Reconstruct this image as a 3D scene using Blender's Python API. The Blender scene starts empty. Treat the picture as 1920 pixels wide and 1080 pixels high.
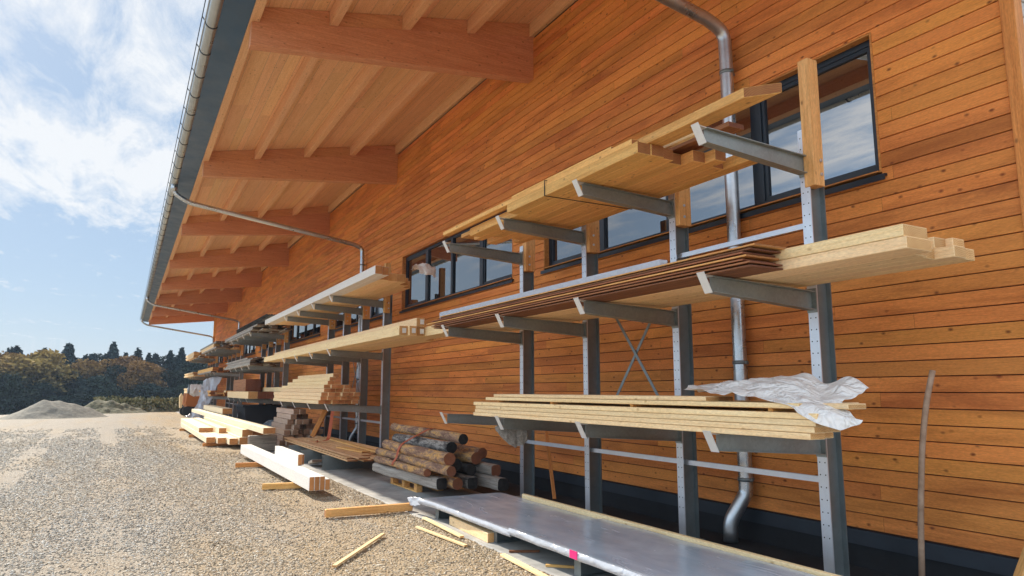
import bpy, bmesh, math, random
import numpy as np
from mathutils import Vector, Matrix, noise as mnoise
R = math.radians
S = bpy.context.scene
COL = S.collection

# ------------------------------------------------------------------ camera, sky, sun, exposure
CAM = (0.0, 0.0, 1.6)
fx = 1308.0
def camera():
    dX = Vector((235 - 960, 731 - 540, fx)).normalized()
    a = 5.0
    yv = -(fx * fx + a * (235 - 960)) / (731 - 540)
    dZ = Vector((a, yv, fx)).normalized()
    if dZ.y > 0: dZ = -dZ
    dY = dZ.cross(dX) * -1.0
    dY = dX.cross(dZ) * -1.0 if dY.length == 0 else dY
    # rows of world axes expressed in camera coordinates (x right, y down, z forward)
    dY = Vector(np.cross(np.array(dZ), np.array(dX)).tolist())
    W = Matrix((dX, dY, dZ))
    right = W @ Vector((1, 0, 0)); up = W @ Vector((0, -1, 0)); back = W @ Vector((0, 0, -1))
    m = Matrix((right, up, back)).transposed().to_4x4()
    m.translation = Vector(CAM)
    cd = bpy.data.cameras.new('camera'); co = bpy.data.objects.new('camera', cd)
    COL.objects.link(co); co.matrix_world = m
    cd.sensor_width = 36.0; cd.lens = 36.0 * fx / 1920.0
    cd.clip_start = 0.05; cd.clip_end = 3000
    S.camera = co
camera()
SUN_EL, SUN_AZ = R(35), R(17)
SUN_DIR = Vector((math.cos(SUN_EL) * math.cos(SUN_AZ), math.cos(SUN_EL) * math.sin(SUN_AZ), math.sin(SUN_EL)))
def world():
    w = bpy.data.worlds.new('World'); S.world = w; w.use_nodes = True
    n = w.node_tree; n.nodes.clear()
    N = n.nodes.new; L = n.links.new
    out = N('ShaderNodeOutputWorld'); bg = N('ShaderNodeBackground'); bg.inputs[1].default_value = 0.15
    sky = N('ShaderNodeTexSky'); sky.sky_type = 'NISHITA'; sky.sun_disc = False
    sky.sun_elevation = SUN_EL; sky.sun_rotation = R(90) - SUN_AZ
    sky.air_density = 1.0; sky.dust_density = 0.6; sky.ozone_density = 2.0
    tc = N('ShaderNodeTexCoord'); sep = N('ShaderNodeSeparateXYZ'); L(tc.outputs['Generated'], sep.inputs[0])
    mx = N('ShaderNodeMath'); mx.operation = 'MAXIMUM'; mx.inputs[1].default_value = 0.06; L(sep.outputs['Z'], mx.inputs[0])
    dx = N('ShaderNodeMath'); dx.operation = 'DIVIDE'; L(sep.outputs['X'], dx.inputs[0]); L(mx.outputs[0], dx.inputs[1])
    dy = N('ShaderNodeMath'); dy.operation = 'DIVIDE'; L(sep.outputs['Y'], dy.inputs[0]); L(mx.outputs[0], dy.inputs[1])
    cb = N('ShaderNodeCombineXYZ'); L(dx.outputs[0], cb.inputs[0]); L(dy.outputs[0], cb.inputs[1])
    mp = N('ShaderNodeMapping'); mp.inputs['Rotation'].default_value = (0, 0, R(38)); mp.inputs['Scale'].default_value = (0.95, 3.0, 1); L(cb.outputs[0], mp.inputs[0])
    n1 = N('ShaderNodeTexNoise'); n1.inputs['Scale'].default_value = 1.7; n1.inputs['Detail'].default_value = 13; n1.inputs['Roughness'].default_value = 0.68; n1.inputs['Distortion'].default_value = 0.35
    L(mp.outputs[0], n1.inputs[0])
    n2 = N('ShaderNodeTexNoise'); n2.inputs['Scale'].default_value = 0.42; n2.inputs['Detail'].default_value = 3; L(cb.outputs[0], n2.inputs[0])
    ad = N('ShaderNodeMath'); ad.operation = 'ADD'; L(n1.outputs[0], ad.inputs[0]); L(n2.outputs[0], ad.inputs[1])
    # clouds gather higher up, thin out toward the horizon
    mr = N('ShaderNodeMapRange'); mr.inputs[1].default_value = 0.10; mr.inputs[2].default_value = 0.26; mr.inputs[3].default_value = -0.22; mr.inputs[4].default_value = 0.055
    L(sep.outputs['Z'], mr.inputs[0])
    ad2 = N('ShaderNodeMath'); ad2.operation = 'ADD'; L(ad.outputs[0], ad2.inputs[0]); L(mr.outputs[0], ad2.inputs[1])
    rp = N('ShaderNodeValToRGB'); rp.color_ramp.elements[0].position = 0.90; rp.color_ramp.elements[1].position = 1.16
    rp.color_ramp.elements[0].color = (0, 0, 0, 1); rp.color_ramp.elements[1].color = (0.86, 0.86, 0.86, 1)
    m2 = N('ShaderNodeMath'); m2.operation = 'MULTIPLY'; m2.inputs[1].default_value = 1.0; L(ad2.outputs[0], m2.inputs[0])
    sb = N('ShaderNodeMapRange'); sb.inputs[1].default_value = 0.92; sb.inputs[2].default_value = 1.16; L(m2.outputs[0], sb.inputs[0])
    L(sb.outputs[0], rp.inputs[0]); rp.color_ramp.elements[0].position = 0.0; rp.color_ramp.elements[1].position = 1.0
    mix = N('ShaderNodeMix'); mix.data_type = 'RGBA'
    # sky left as mixed toward +X, scaled up elsewhere as added fill for the shade
    dotn = N('ShaderNodeVectorMath'); dotn.operation = 'DOT_PRODUCT'; L(tc.outputs['Generated'], dotn.inputs[0]); dotn.inputs[1].default_value = (0.93, 0.10, 0.36)
    br = N('ShaderNodeMapRange'); br.interpolation_type = 'SMOOTHSTEP'; br.inputs[1].default_value = 0.62; br.inputs[2].default_value = 0.90; br.inputs[3].default_value = BRIGHT; br.inputs[4].default_value = 1.0; L(dotn.outputs['Value'], br.inputs[0])
    # pale high haze over the whole sky, then clouds
    hz = N('ShaderNodeMix'); hz.data_type = 'RGBA'; hz.inputs[0].default_value = HAZE_MIX
    L(sky.outputs[0], hz.inputs[6]); hz.inputs[7].default_value = HAZE_COL
    L(rp.outputs[0], mix.inputs[0]); L(hz.outputs[2], mix.inputs[6]); mix.inputs[7].default_value = CLOUD_COL
    sc = N('ShaderNodeVectorMath'); sc.operation = 'SCALE'; L(mix.outputs[2], sc.inputs[0]); L(br.outputs[0], sc.inputs['Scale'])
    L(sc.outputs[0], bg.inputs[0]); L(bg.outputs[0], out.inputs[0])
HAZE_MIX = 0.9; HAZE_COL = (1.08, 1.52, 2.10, 1); CLOUD_COL = (3.3, 3.35, 3.4, 1); BRIGHT = 2.1
world()
def sun():
    ld = bpy.data.lights.new('sun', 'SUN'); ld.energy = 3.9; ld.angle = R(0.53); ld.color = (1.0, 0.91, 0.78)
    lo = bpy.data.objects.new('sun', ld); COL.objects.link(lo)
    lo.rotation_euler = SUN_DIR.to_track_quat('Z', 'Y').to_euler(); lo.location = (20, 10, 40)
sun()
S.view_settings.view_transform = 'Standard'; S.view_settings.look = 'None'
S.view_settings.exposure = 0.98; S.view_settings.gamma = 1.0
S.render.engine = 'CYCLES'
S.cycles.max_bounces = 8; S.cycles.diffuse_bounces = 5; S.cycles.glossy_bounces = 4
S.cycles.transparent_max_bounces = 8

# ------------------------------------------------------------------ materials
def new_mat(name, rough=0.7, metal=0.0, base=(0.5, 0.5, 0.5), ior=None):
    m = bpy.data.materials.new(name); m.use_nodes = True
    b = m.node_tree.nodes['Principled BSDF']
    b.inputs['Roughness'].default_value = rough; b.inputs['Metallic'].default_value = metal
    b.inputs['Base Color'].default_value = (*base, 1)
    if ior: b.inputs['IOR'].default_value = ior
    return m, m.node_tree, b
class G:
    """tiny node helper"""
    def __init__(s, nt): s.nt = nt
    def n(s, t, **kw):
        x = s.nt.nodes.new(t)
        for k, v in kw.items(): setattr(x, k, v)
        return x
    def l(s, a, b): s.nt.links.new(a, b)
    def noise(s, vec, scale, detail=4, rough=0.55, dist=0.0, w=None):
        x = s.n('ShaderNodeTexNoise')
        if w is not None: x.noise_dimensions = '4D'; s.l(w, x.inputs['W'])
        x.inputs['Scale'].default_value = scale; x.inputs['Detail'].default_value = detail
        x.inputs['Roughness'].default_value = rough; x.inputs['Distortion'].default_value = dist
        s.l(vec, x.inputs['Vector']); return x.outputs[0]
    def mapping(s, vec, scale, loc=(0, 0, 0), rot=(0, 0, 0)):
        x = s.n('ShaderNodeMapping'); x.inputs['Scale'].default_value = scale; x.inputs['Location'].default_value = loc; x.inputs['Rotation'].default_value = rot
        s.l(vec, x.inputs[0]); return x.outputs[0]
    def ramp(s, fac, stops):
        x = s.n('ShaderNodeValToRGB'); e = x.color_ramp.elements
        while len(e) < len(stops): e.new(0.5)
        for i, (p, c) in enumerate(stops):
            e[i].position = p; e[i].color = (*c, 1) if len(c) == 3 else c
        s.l(fac, x.inputs[0]); return x.outputs[0]
    def math(s, op, a, b=None, clamp=False):
        x = s.n('ShaderNodeMath', operation=op); x.use_clamp = clamp
        for i, v in enumerate((a, b)):
            if v is None: continue
            if isinstance(v, (int, float)): x.inputs[i].default_value = v
            else: s.l(v, x.inputs[i])
        return x.outputs[0]
    def mapr(s, v, a, b, c, d):
        x = s.n('ShaderNodeMapRange')
        for i, q in enumerate((a, b, c, d)): x.inputs[i + 1].default_value = q
        s.l(v, x.inputs[0]); return x.outputs[0]
    def mix(s, fac, a, b, mode='MIX'):
        x = s.n('ShaderNodeMix', data_type='RGBA', blend_type=mode)
        for i, v in ((0, fac), (6, a), (7, b)):
            if isinstance(v, (int, float)): x.inputs[i].default_value = v
            elif isinstance(v, tuple): x.inputs[i].default_value = (*v, 1) if len(v) == 3 else v
            else: s.l(v, x.inputs[i])
        return x.outputs[2]
    def hsv(s, col, h=0.5, sat=1.0, val=1.0):
        x = s.n('ShaderNodeHueSaturation')
        for k, v in (('Hue', h), ('Saturation', sat), ('Value', val)):
            if isinstance(v, (int, float)): x.inputs[k].default_value = v
            else: s.l(v, x.inputs[k])
        s.l(col, x.inputs['Color']); return x.outputs[0]
    def bump(s, h, strength, dist, bsdf):
        x = s.n('ShaderNodeBump'); x.inputs['Strength'].default_value = strength; x.inputs['Distance'].default_value = dist
        s.l(h, x.inputs['Height']); s.l(x.outputs[0], bsdf.inputs['Normal'])

def wood(name, light, dark, knot=(0.16, 0.06, 0.02), rough=0.65, var=0.16, knots=1.0, gscale=1.0, worldspace=False, attr=None, bump=0.25, stain=0.0, axis='x', lo=0.36, hi=0.60):
    m, nt, b = new_mat(name, rough); g = G(nt)
    tc = g.n('ShaderNodeTexCoord'); v = tc.outputs['Object']
    if worldspace:
        ge = g.n('ShaderNodeNewGeometry'); v = ge.outputs['Position']
    if attr:
        at = g.n('ShaderNodeAttribute'); at.attribute_name = attr; rnd = at.outputs['Fac']
    else:
        oi = g.n('ShaderNodeObjectInfo'); rnd = oi.outputs['Random']
    w = g.math('MULTIPLY', rnd, 37.0)
    sc_ = (lambda a, b: {'x': (a, b, b), 'y': (b, a, b), 'z': (b, b, a)}[axis])
    v1 = g.mapping(v, sc_(0.9 * gscale, 22 * gscale))
    n1 = g.noise(v1, 1.6, 6, 0.62, 0.8, w)
    v2 = g.mapping(v, sc_(2.5, 90)); n2 = g.noise(v2, 1.0, 3, 0.6, 0.2, w)
    f = g.math('ADD', g.math('MULTIPLY', n1, 0.72), g.math('MULTIPLY', n2, 0.28))
    c = g.ramp(f, [(lo, dark), (hi, light)])
    if knots:
        cx = g.n('ShaderNodeCombineXYZ'); g.l(w, cx.inputs[0]); g.l(g.math('MULTIPLY', w, 1.7), cx.inputs[1]); g.l(g.math('MULTIPLY', w, 0.37), cx.inputs[2])
        va = g.n('ShaderNodeVectorMath', operation='ADD'); g.l(g.mapping(v, sc_(5.5, 9.0)), va.inputs[0]); g.l(cx.outputs[0], va.inputs[1])
        vo = g.n('ShaderNodeTexVoronoi'); vo.inputs['Scale'].default_value = 1.0; g.l(va.outputs[0], vo.inputs['Vector'])
        sr = g.n('ShaderNodeSeparateColor'); g.l(vo.outputs['Color'], sr.inputs[0])
        k = g.math('MULTIPLY', g.mapr(g.math('ADD', vo.outputs['Distance'], g.math('MULTIPLY', n2, 0.08)), 0.09, 0.20, 1.0, 0.0), g.mapr(sr.outputs[0], 0.12, 0.16, 0, 1))
        c = g.mix(g.math('MULTIPLY', k, 0.85 * knots), c, knot)
    if stain:
        v4 = g.mapping(v, (0.45, 1.3, 3.2)); s4 = g.noise(v4, 1.0, 7, 0.68, 0.8, g.math('MULTIPLY', rnd, 0.9))
        c = g.mix(g.mapr(s4, 0.46, 0.66, 0.0, stain), c, (dark[0] * 0.40, dark[1] * 0.28, dark[2] * 0.25))
    mt = g.noise(g.mapping(v, sc_(30, 110)), 1.0, 2, 0.5, 0.0, w)
    c = g.hsv(c, 0.5, 1.0, g.mapr(mt, 0.3, 0.7, 0.86, 1.12))
    val = g.mapr(rnd, 0, 1, 1 - var, 1 + var)
    r2 = g.math('FRACT', g.math('MULTIPLY', rnd, 7.31))
    hue = g.mapr(r2, 0, 1, 0.494, 0.506)
    c = g.hsv(c, hue, 1.0, val)
    g.l(c, b.inputs['Base Color'])
    g.bump(f, bump, 0.004, b)
    b.inputs['Specular IOR Level'].default_value = 0.3
    return m
def endgrain(name, light, dark):
    m, nt, b = new_mat(name, 0.8); g = G(nt)
    tc = g.n('ShaderNodeTexCoord'); v = g.mapping(tc.outputs['Object'], (0.0, 1, 1), (0, 0.03, 0.05))
    wv = g.n('ShaderNodeTexWave', wave_type='RINGS', rings_direction='X'); wv.inputs['Scale'].default_value = 22; wv.inputs['Distortion'].default_value = 2.2; wv.inputs['Detail'].default_value = 2
    g.l(v, wv.inputs['Vector'])
    ns = g.noise(g.mapping(tc.outputs['Object'], (1, 1, 1)), 14, 5)
    f = g.math('ADD', g.math('MULTIPLY', wv.outputs[1], 0.35), g.math('MULTIPLY', ns, 0.65))
    oi = g.n('ShaderNodeObjectInfo')
    c = g.hsv(g.ramp(f, [(0.25, dark), (0.7, light)]), 0.5, 1.0, g.mapr(oi.outputs['Random'], 0, 1, 0.8, 1.15))
    g.l(c, b.inputs['Base Color']); return m

M = {}
M['clad'] = wood('cladding_spruce', (0.80, 0.31, 0.075), (0.56, 0.17, 0.033), var=0.17, worldspace=True, attr='bv', gscale=3.2, rough=0.7, knots=1.0, stain=0.55, lo=0.16, hi=0.70, knot=(0.13, 0.03, 0.008))
M['clad_dark'] = M['clad']
M['beam'] = wood('glulam_roof_beam', (0.68, 0.33, 0.16), (0.54, 0.225, 0.095), knots=0.7, var=0.05, worldspace=True, axis='y')
M['soffit'] = wood('soffit_panel', (0.82, 0.50, 0.26), (0.72, 0.40, 0.19), knots=0.6, var=0.07, worldspace=True, attr='bv', gscale=0.7)
M['purlin'] = wood('purlin_spruce', (0.82, 0.50, 0.26), (0.72, 0.40, 0.19), knots=0.6, var=0.05, worldspace=True)
M['pale'] = wood('planed_spruce', (0.92, 0.70, 0.40), (0.82, 0.56, 0.28), knot=(0.42, 0.22, 0.08), var=0.07, knots=0.8)
M['pale_end'] = endgrain('planed_spruce_end', (0.66, 0.38, 0.15), (0.46, 0.22, 0.07))
M['gold'] = wood('larch_board', (0.84, 0.49, 0.17), (0.64, 0.31, 0.085), var=0.12, knots=0.9)
M['gold_end'] = endgrain('larch_end', (0.42, 0.17, 0.05), (0.25, 0.08, 0.02))
M['brown'] = wood('red_brown_board', (0.34, 0.14, 0.06), (0.16, 0.055, 0.022), var=0.25, knots=0.5)
M['brown_end'] = endgrain('red_brown_end', (0.22, 0.07, 0.03), (0.10, 0.03, 0.015))
M['white'] = wood('white_primed_timber', (0.76, 0.73, 0.68), (0.70, 0.66, 0.60), knot=(0.6, 0.55, 0.48), var=0.03, knots=0.3, bump=0.08)
M['white_end'] = endgrain('white_timber_end', (0.56, 0.26, 0.09), (0.36, 0.14, 0.04))
M['grey'] = wood('weathered_grey_board', (0.42, 0.38, 0.32), (0.20, 0.175, 0.15), knot=(0.1, 0.08, 0.07), var=0.22, knots=0.7)
M['grey_end'] = endgrain('weathered_end', (0.20, 0.13, 0.08), (0.08, 0.05, 0.035))
M['orange'] = wood('orange_stained_post', (0.66, 0.29, 0.08), (0.42, 0.15, 0.035), var=0.08, knots=0.8)
M['orange_end'] = endgrain('orange_end', (0.4, 0.16, 0.05), (0.2, 0.07, 0.02))

M['post_wood'] = wood('golden_post_timber', (0.84, 0.50, 0.19), (0.62, 0.31, 0.09), var=0.08, knots=0.9, axis='z')
M['corner_wood'] = wood('corner_trim', (0.74, 0.30, 0.08), (0.50, 0.16, 0.035), var=0.05, knots=0.9, axis='z')
def metal(name, base, rough=0.4, met=0.85, spangle=0.12, scale=18, streak=0.0):
    m, nt, b = new_mat(name, rough, met); g = G(nt)
    tc = g.n('ShaderNodeTexCoord')
    vo = g.n('ShaderNodeTexVoronoi'); vo.inputs['Scale'].default_value = scale; g.l(tc.outputs['Object'], vo.inputs['Vector'])
    bw = g.n('ShaderNodeRGBToBW'); g.l(vo.outputs['Color'], bw.inputs[0])
    ns = g.noise(tc.outputs['Object'], 2.5, 5, 0.6)
    f = g.math('ADD', g.math('MULTIPLY', bw.outputs[0], spangle), g.mapr(ns, 0.3, 0.7, 1 - spangle * 1.5, 1.0))
    c = g.mix(1.0, (*base,), f, 'MULTIPLY') if False else g.hsv(g.mix(0.0, base, base), 0.5, 1.0, f)
    g.l(c, b.inputs['Base Color'])
    g.l(g.mapr(ns, 0.3, 0.7, rough - 0.08, rough + 0.12), b.inputs['Roughness'])
    return m
M['galv'] = metal('galvanised_steel', (0.22, 0.255, 0.26), 0.40, 0.6)
M['galv_skylit'] = metal('galvanised_skylit', (0.66, 0.69, 0.73), 0.36, 0.7, 0.08)  # paler copy of galv: the sky's reflection on post fronts put into the colour
M['galv_arm'] = metal('galvanised_arm', (0.29, 0.315, 0.30), 0.45, 0.5, 0.16, 40)
M['plate'] = metal('arm_stop_plate', (0.72, 0.71, 0.68), 0.5, 0.3, 0.05)
M['pipe'] = metal('zinc_pipe', (0.52, 0.54, 0.55), 0.30, 0.9, 0.14, 30)
M['gutter'] = metal('zinc_gutter', (0.40, 0.42, 0.42), 0.32, 0.9, 0.1, 14)
M['flash'] = metal('blue_grey_flashing', (0.03, 0.08, 0.15), 0.38, 0.5, 0.12, 3)
M['dark'] = new_mat('black_hole', 0.8, 0, (0.01, 0.01, 0.012))[0]
M['gap'] = new_mat('board_backing', 0.9, 0, (0.07, 0.022, 0.008))[0]
M['frame'] = new_mat('anthracite_frame', 0.4, 0, (0.012, 0.02, 0.03))[0]
M['glass'] = new_mat('dark_reflective_glass', 0.015, 0, (0.006, 0.008, 0.012), 3.1)[0]
M['pink'] = new_mat('pink_sticker', 0.6, 0, (0.80, 0.02, 0.20))[0]
M['red'] = new_mat('red_strap', 0.6, 0, (0.42, 0.085, 0.025))[0]
M['orange_paint'] = new_mat('orange_paint', 0.45, 0, (0.44, 0.14, 0.03))[0]
M['rubber'] = new_mat('black_rubber', 0.85, 0, (0.02, 0.02, 0.022))[0]
def noisy(name, c1, c2, scale, rough=0.85, bump=0.4, dist=0.01, detail=8, lo=0.35, hi=0.65, met=0.0, extra=None):
    m, nt, b = new_mat(name, rough, met); g = G(nt)
    tc = g.n('ShaderNodeTexCoord'); f = g.noise(tc.outputs['Object'], scale, detail, 0.65, 0.3)
    g.l(g.ramp(f, [(lo, c1), (hi, c2)]), b.inputs['Base Color'])
    if bump: g.bump(f, bump, dist, b)
    return m
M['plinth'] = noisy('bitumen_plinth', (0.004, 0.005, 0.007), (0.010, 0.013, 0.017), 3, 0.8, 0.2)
M['plinth_band'] = noisy('dark_plinth_flashing', (0.011, 0.016, 0.024), (0.019, 0.027, 0.038), 2, 0.55, 0.1)
M['concrete'] = noisy('concrete_slab', (0.24, 0.24, 0.23), (0.42, 0.41, 0.38), 2.2, 0.9, 0.25, 0.006)
M['roofsheet'] = noisy('roof_sheet', (0.10, 0.11, 0.12), (0.16, 0.17, 0.18), 2, 0.5, 0.0)
M['charred'] = noisy('charred_wood', (0.006, 0.006, 0.007), (0.03, 0.028, 0.026), 12, 0.85, 0.8, 0.02)
M['bluepile'] = noisy('blue_grey_rubble', (0.03, 0.055, 0.075), (0.16, 0.2, 0.22), 7, 0.85, 1.0, 0.05)
def bark(name, a, bcol, c):
    m, nt, b = new_mat(name, 0.85); g = G(nt)
    tc = g.n('ShaderNodeTexCoord'); oi = g.n('ShaderNodeObjectInfo'); w = g.math('MULTIPLY', oi.outputs['Random'], 29.0)
    n1 = g.noise(g.mapping(tc.outputs['Object'], (1.5, 6, 6)), 1.3, 8, 0.72, 1.4, w)
    n2 = g.noise(g.mapping(tc.outputs['Object'], (9, 26, 26)), 1.3, 6, 0.75, 1.0, w)
    cc = g.ramp(n1, [(0.42, a), (0.50, bcol), (0.56, c)])
    cc = g.mix(g.mapr(n2, 0.53, 0.60, 0, 0.7), cc, tuple(q * 0.25 for q in a))
    g.l(cc, b.inputs['Base Color']); g.bump(n2, 0.9, 0.03, b); return m
M['bark'] = bark('peeling_bark', (0.24, 0.13, 0.085), (0.42, 0.26, 0.16), (0.66, 0.37, 0.12))
M['bark_grey'] = bark('charred_bark', (0.06, 0.05, 0.045), (0.19, 0.17, 0.15), (0.42, 0.38, 0.33))
M['bark_end'] = endgrain('log_end', (0.30, 0.11, 0.05), (0.14, 0.045, 0.02))

def translucent(name, base, rough, trans, bumps=0.3):
    m, nt, b = new_mat(name, rough, 0, base); g = G(nt)
    out = nt.nodes['Material Output']
    tr = g.n('ShaderNodeBsdfTranslucent'); tr.inputs[0].default_value = (*base, 1)
    mx = g.n('ShaderNodeMixShader'); mx.inputs[0].default_value = trans
    g.l(b.outputs[0], mx.inputs[1]); g.l(tr.outputs[0], mx.inputs[2]); g.l(mx.outputs[0], out.inputs[0])
    tc = g.n('ShaderNodeTexCoord')
    wp = g.n('ShaderNodeVectorMath', operation='ADD'); nn = g.n('ShaderNodeTexNoise'); nn.inputs['Scale'].default_value = 5; g.l(tc.outputs['Object'], nn.inputs['Vector']); g.l(tc.outputs['Object'], wp.inputs[0]); sc_ = g.n('ShaderNodeVectorMath', operation='SCALE'); sc_.inputs['Scale'].default_value = 0.25; g.l(nn.outputs['Color'], sc_.inputs[0]); g.l(sc_.outputs[0], wp.inputs[1])
    v1 = g.n('ShaderNodeTexVoronoi', feature='DISTANCE_TO_EDGE'); v1.inputs['Scale'].default_value = 6; g.l(wp.outputs[0], v1.inputs['Vector'])
    v2 = g.n('ShaderNodeTexVoronoi', feature='DISTANCE_TO_EDGE'); v2.inputs['Scale'].default_value = 15; g.l(wp.outputs[0], v2.inputs['Vector'])
    f = g.math('ADD', v1.outputs['Distance'], g.math('MULTIPLY', v2.outputs['Distance'], 0.5)); g.bump(f, bumps, 0.06, b)
    return m
M['plastic'] = translucent('white_plastic_sheet', (0.95, 0.93, 0.89), 0.28, 0.22, 0.8)
M['film'] = translucent('silvery_film', (0.58, 0.62, 0.68), 0.22, 0.15)
def sheetmat():
    m, nt, b = new_mat('film_covered_panel', 0.16, 0.0); g = G(nt)
    ge = g.n('ShaderNodeNewGeometry')
    f = g.noise(g.mapping(ge.outputs['Position'], (0.8, 1.6, 1)), 1.5, 7, 0.62, 0.8)
    g.l(g.ramp(f, [(0.35, (0.34, 0.41, 0.49)), (0.65, (0.50, 0.56, 0.63))]), b.inputs['Base Color'])
    f2 = g.noise(g.mapping(ge.outputs['Position'], (0.7, 3.2, 1)), 1.6, 5, 0.6, 1.0)
    g.l(g.mapr(f2, 0.3, 0.7, 0.10, 0.30), b.inputs['Roughness']); b.inputs['IOR'].default_value = 1.8
    g.bump(f2, 0.35, 0.015, b); return m
M['panel'] = sheetmat()
def groundmat():
    m, nt, b = new_mat('gravel_ground', 0.95); g = G(nt)
    ge = g.n('ShaderNodeNewGeometry'); P = ge.outputs['Position']
    sp = g.n('ShaderNodeSeparateXYZ'); g.l(P, sp.inputs[0])
    vo = g.n('ShaderNodeTexVoronoi'); vo.inputs['Scale'].default_value = 34; g.l(P, vo.inputs['Vector'])
    bw = g.n('ShaderNodeRGBToBW'); g.l(vo.outputs['Color'], bw.inputs[0])
    big = g.noise(g.mapping(P, (0.16, 0.9, 1)), 1.0, 7, 0.62, 0.8)
    mid = g.noise(g.mapping(P, (0.9, 2.2, 1)), 1.3, 7, 0.7, 1.2)
    fine = g.noise(P, 55, 5, 0.75)
    side = g.math('ADD', g.mapr(sp.outputs['Y'], -2.9, 0.8, 0.0, 1.0), g.mapr(big, 0.3, 0.7, -0.5, 0.5), clamp=True)
    dirt = g.mix(side, (0.37, 0.265, 0.145), (0.35, 0.30, 0.24))
    st = g.mix(side, (0.52, 0.41, 0.27), (0.47, 0.42, 0.345))
    c = g.mix(g.mapr(bw.outputs[0], 0.25, 0.75, 0, 1), dirt, st)
    c = g.mix(g.mapr(mid, 0.56, 0.70, 0, 0.55), c, (0.17, 0.125, 0.075))
    c = g.mix(g.mapr(fine, 0.35, 0.48, 0.6, 0.0), c, (0.13, 0.105, 0.08))
    g.l(c, b.inputs['Base Color'])
    h = g.math('SUBTRACT', g.math('MULTIPLY', fine, 0.5), vo.outputs['Distance'])
    h = g.math('ADD', h, g.math('MULTIPLY', mid, 1.5))
    g.bump(h, 1.0, 0.035, b); return m
M['ground'] = groundmat()
def stonemat():
    m, nt, b = new_mat('gravel_stones', 0.85); g = G(nt)
    at = g.n('ShaderNodeAttribute'); at.attribute_name = 'bv'
    ge = g.n('ShaderNodeNewGeometry'); sp = g.n('ShaderNodeSeparateXYZ'); g.l(ge.outputs['Position'], sp.inputs[0])
    big = g.noise(g.mapping(ge.outputs['Position'], (0.16, 0.9, 1)), 1.0, 7, 0.62, 0.8)
    side = g.math('ADD', g.mapr(sp.outputs['Y'], -2.9, 0.8, 0.0, 1.0), g.mapr(big, 0.3, 0.7, -0.5, 0.5), clamp=True)
    wa = g.ramp(at.outputs['Fac'], [(0.0, (0.20, 0.15, 0.09)), (0.25, (0.38, 0.29, 0.18)), (0.7, (0.52, 0.42, 0.29)), (1.0, (0.66, 0.58, 0.45))])
    gr = g.ramp(at.outputs['Fac'], [(0.0, (0.19, 0.17, 0.14)), (0.25, (0.34, 0.30, 0.24)), (0.7, (0.46, 0.42, 0.345)), (1.0, (0.62, 0.59, 0.53))])
    g.l(g.mix(side, wa, gr), b.inputs['Base Color'])
    return m
M['stone'] = stonemat()
def leafmat(name, c1, c2):
    m, nt, b = new_mat(name, 0.7); g = G(nt)
    at = g.n('ShaderNodeAttribute'); at.attribute_name = 'bv'
    oi = g.n('ShaderNodeObjectInfo')
    c = g.hsv(g.ramp(at.outputs['Fac'], [(0, c1), (1, c2)]), g.mapr(oi.outputs['Random'], 0, 1, 0.48, 0.52), 1.0, g.mapr(oi.outputs['Random'], 0, 1, 0.7, 1.25))
    g.l(c, b.inputs['Base Color']); b.inputs['Specular IOR Level'].default_value = 0.05; b.inputs['Roughness'].default_value = 0.95; return m
M['leaf_con'] = leafmat('conifer_needles', (0.009, 0.020, 0.021), (0.028, 0.048, 0.044))
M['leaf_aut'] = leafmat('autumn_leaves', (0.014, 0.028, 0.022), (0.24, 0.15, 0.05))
M['leaf_grn'] = leafmat('dark_green_leaves', (0.008, 0.017, 0.018), (0.030, 0.046, 0.034))
M['trunk'] = noisy('trunk_bark', (0.03, 0.025, 0.02), (0.08, 0.065, 0.05), 6)
M['sand'] = noisy('gravel_heap_material', (0.13, 0.12, 0.095), (0.22, 0.20, 0.16), 5, 0.95, 0.8, 0.06)
M['soil'] = noisy('overgrown_soil', (0.05, 0.05, 0.03), (0.18, 0.16, 0.09), 4, 0.95, 0.8, 0.08)
M['scrub'] = leafmat('scrub_leaves', (0.05, 0.06, 0.03), (0.26, 0.23, 0.13))

# ------------------------------------------------------------------ mesh helpers
def box(bm, x0, x1, y0, y1, z0, z1, mi=0, endmi=None):
    vs = [bm.verts.new((x, y, z)) for x in (x0, x1) for y in (y0, y1) for z in (z0, z1)]
    for k, ix in enumerate(((0, 1, 3, 2), (4, 6, 7, 5), (0, 4, 5, 1), (2, 3, 7, 6), (0, 2, 6, 4), (1, 5, 7, 3))):
        f = bm.faces.new([vs[i] for i in ix]); f.material_index = endmi if (endmi is not None and k < 2) else mi
    return vs
def prism(bm, poly, x0, x1, mi=0, axis='x'):
    """poly = list of (a, b) in the plane across the axis; counterclockwise or not, normals fixed later"""
    def P(t, a, b): return (t, a, b) if axis == 'x' else ((a, t, b) if axis == 'y' else (a, b, t))
    A = [bm.verts.new(P(x0, a, b)) for a, b in poly]; B = [bm.verts.new(P(x1, a, b)) for a, b in poly]
    n = len(poly)
    for f in [A[::-1], B] + [[A[i], A[(i + 1) % n], B[(i + 1) % n], B[i]] for i in range(n)]:
        bm.faces.new(f).material_index = mi
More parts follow.
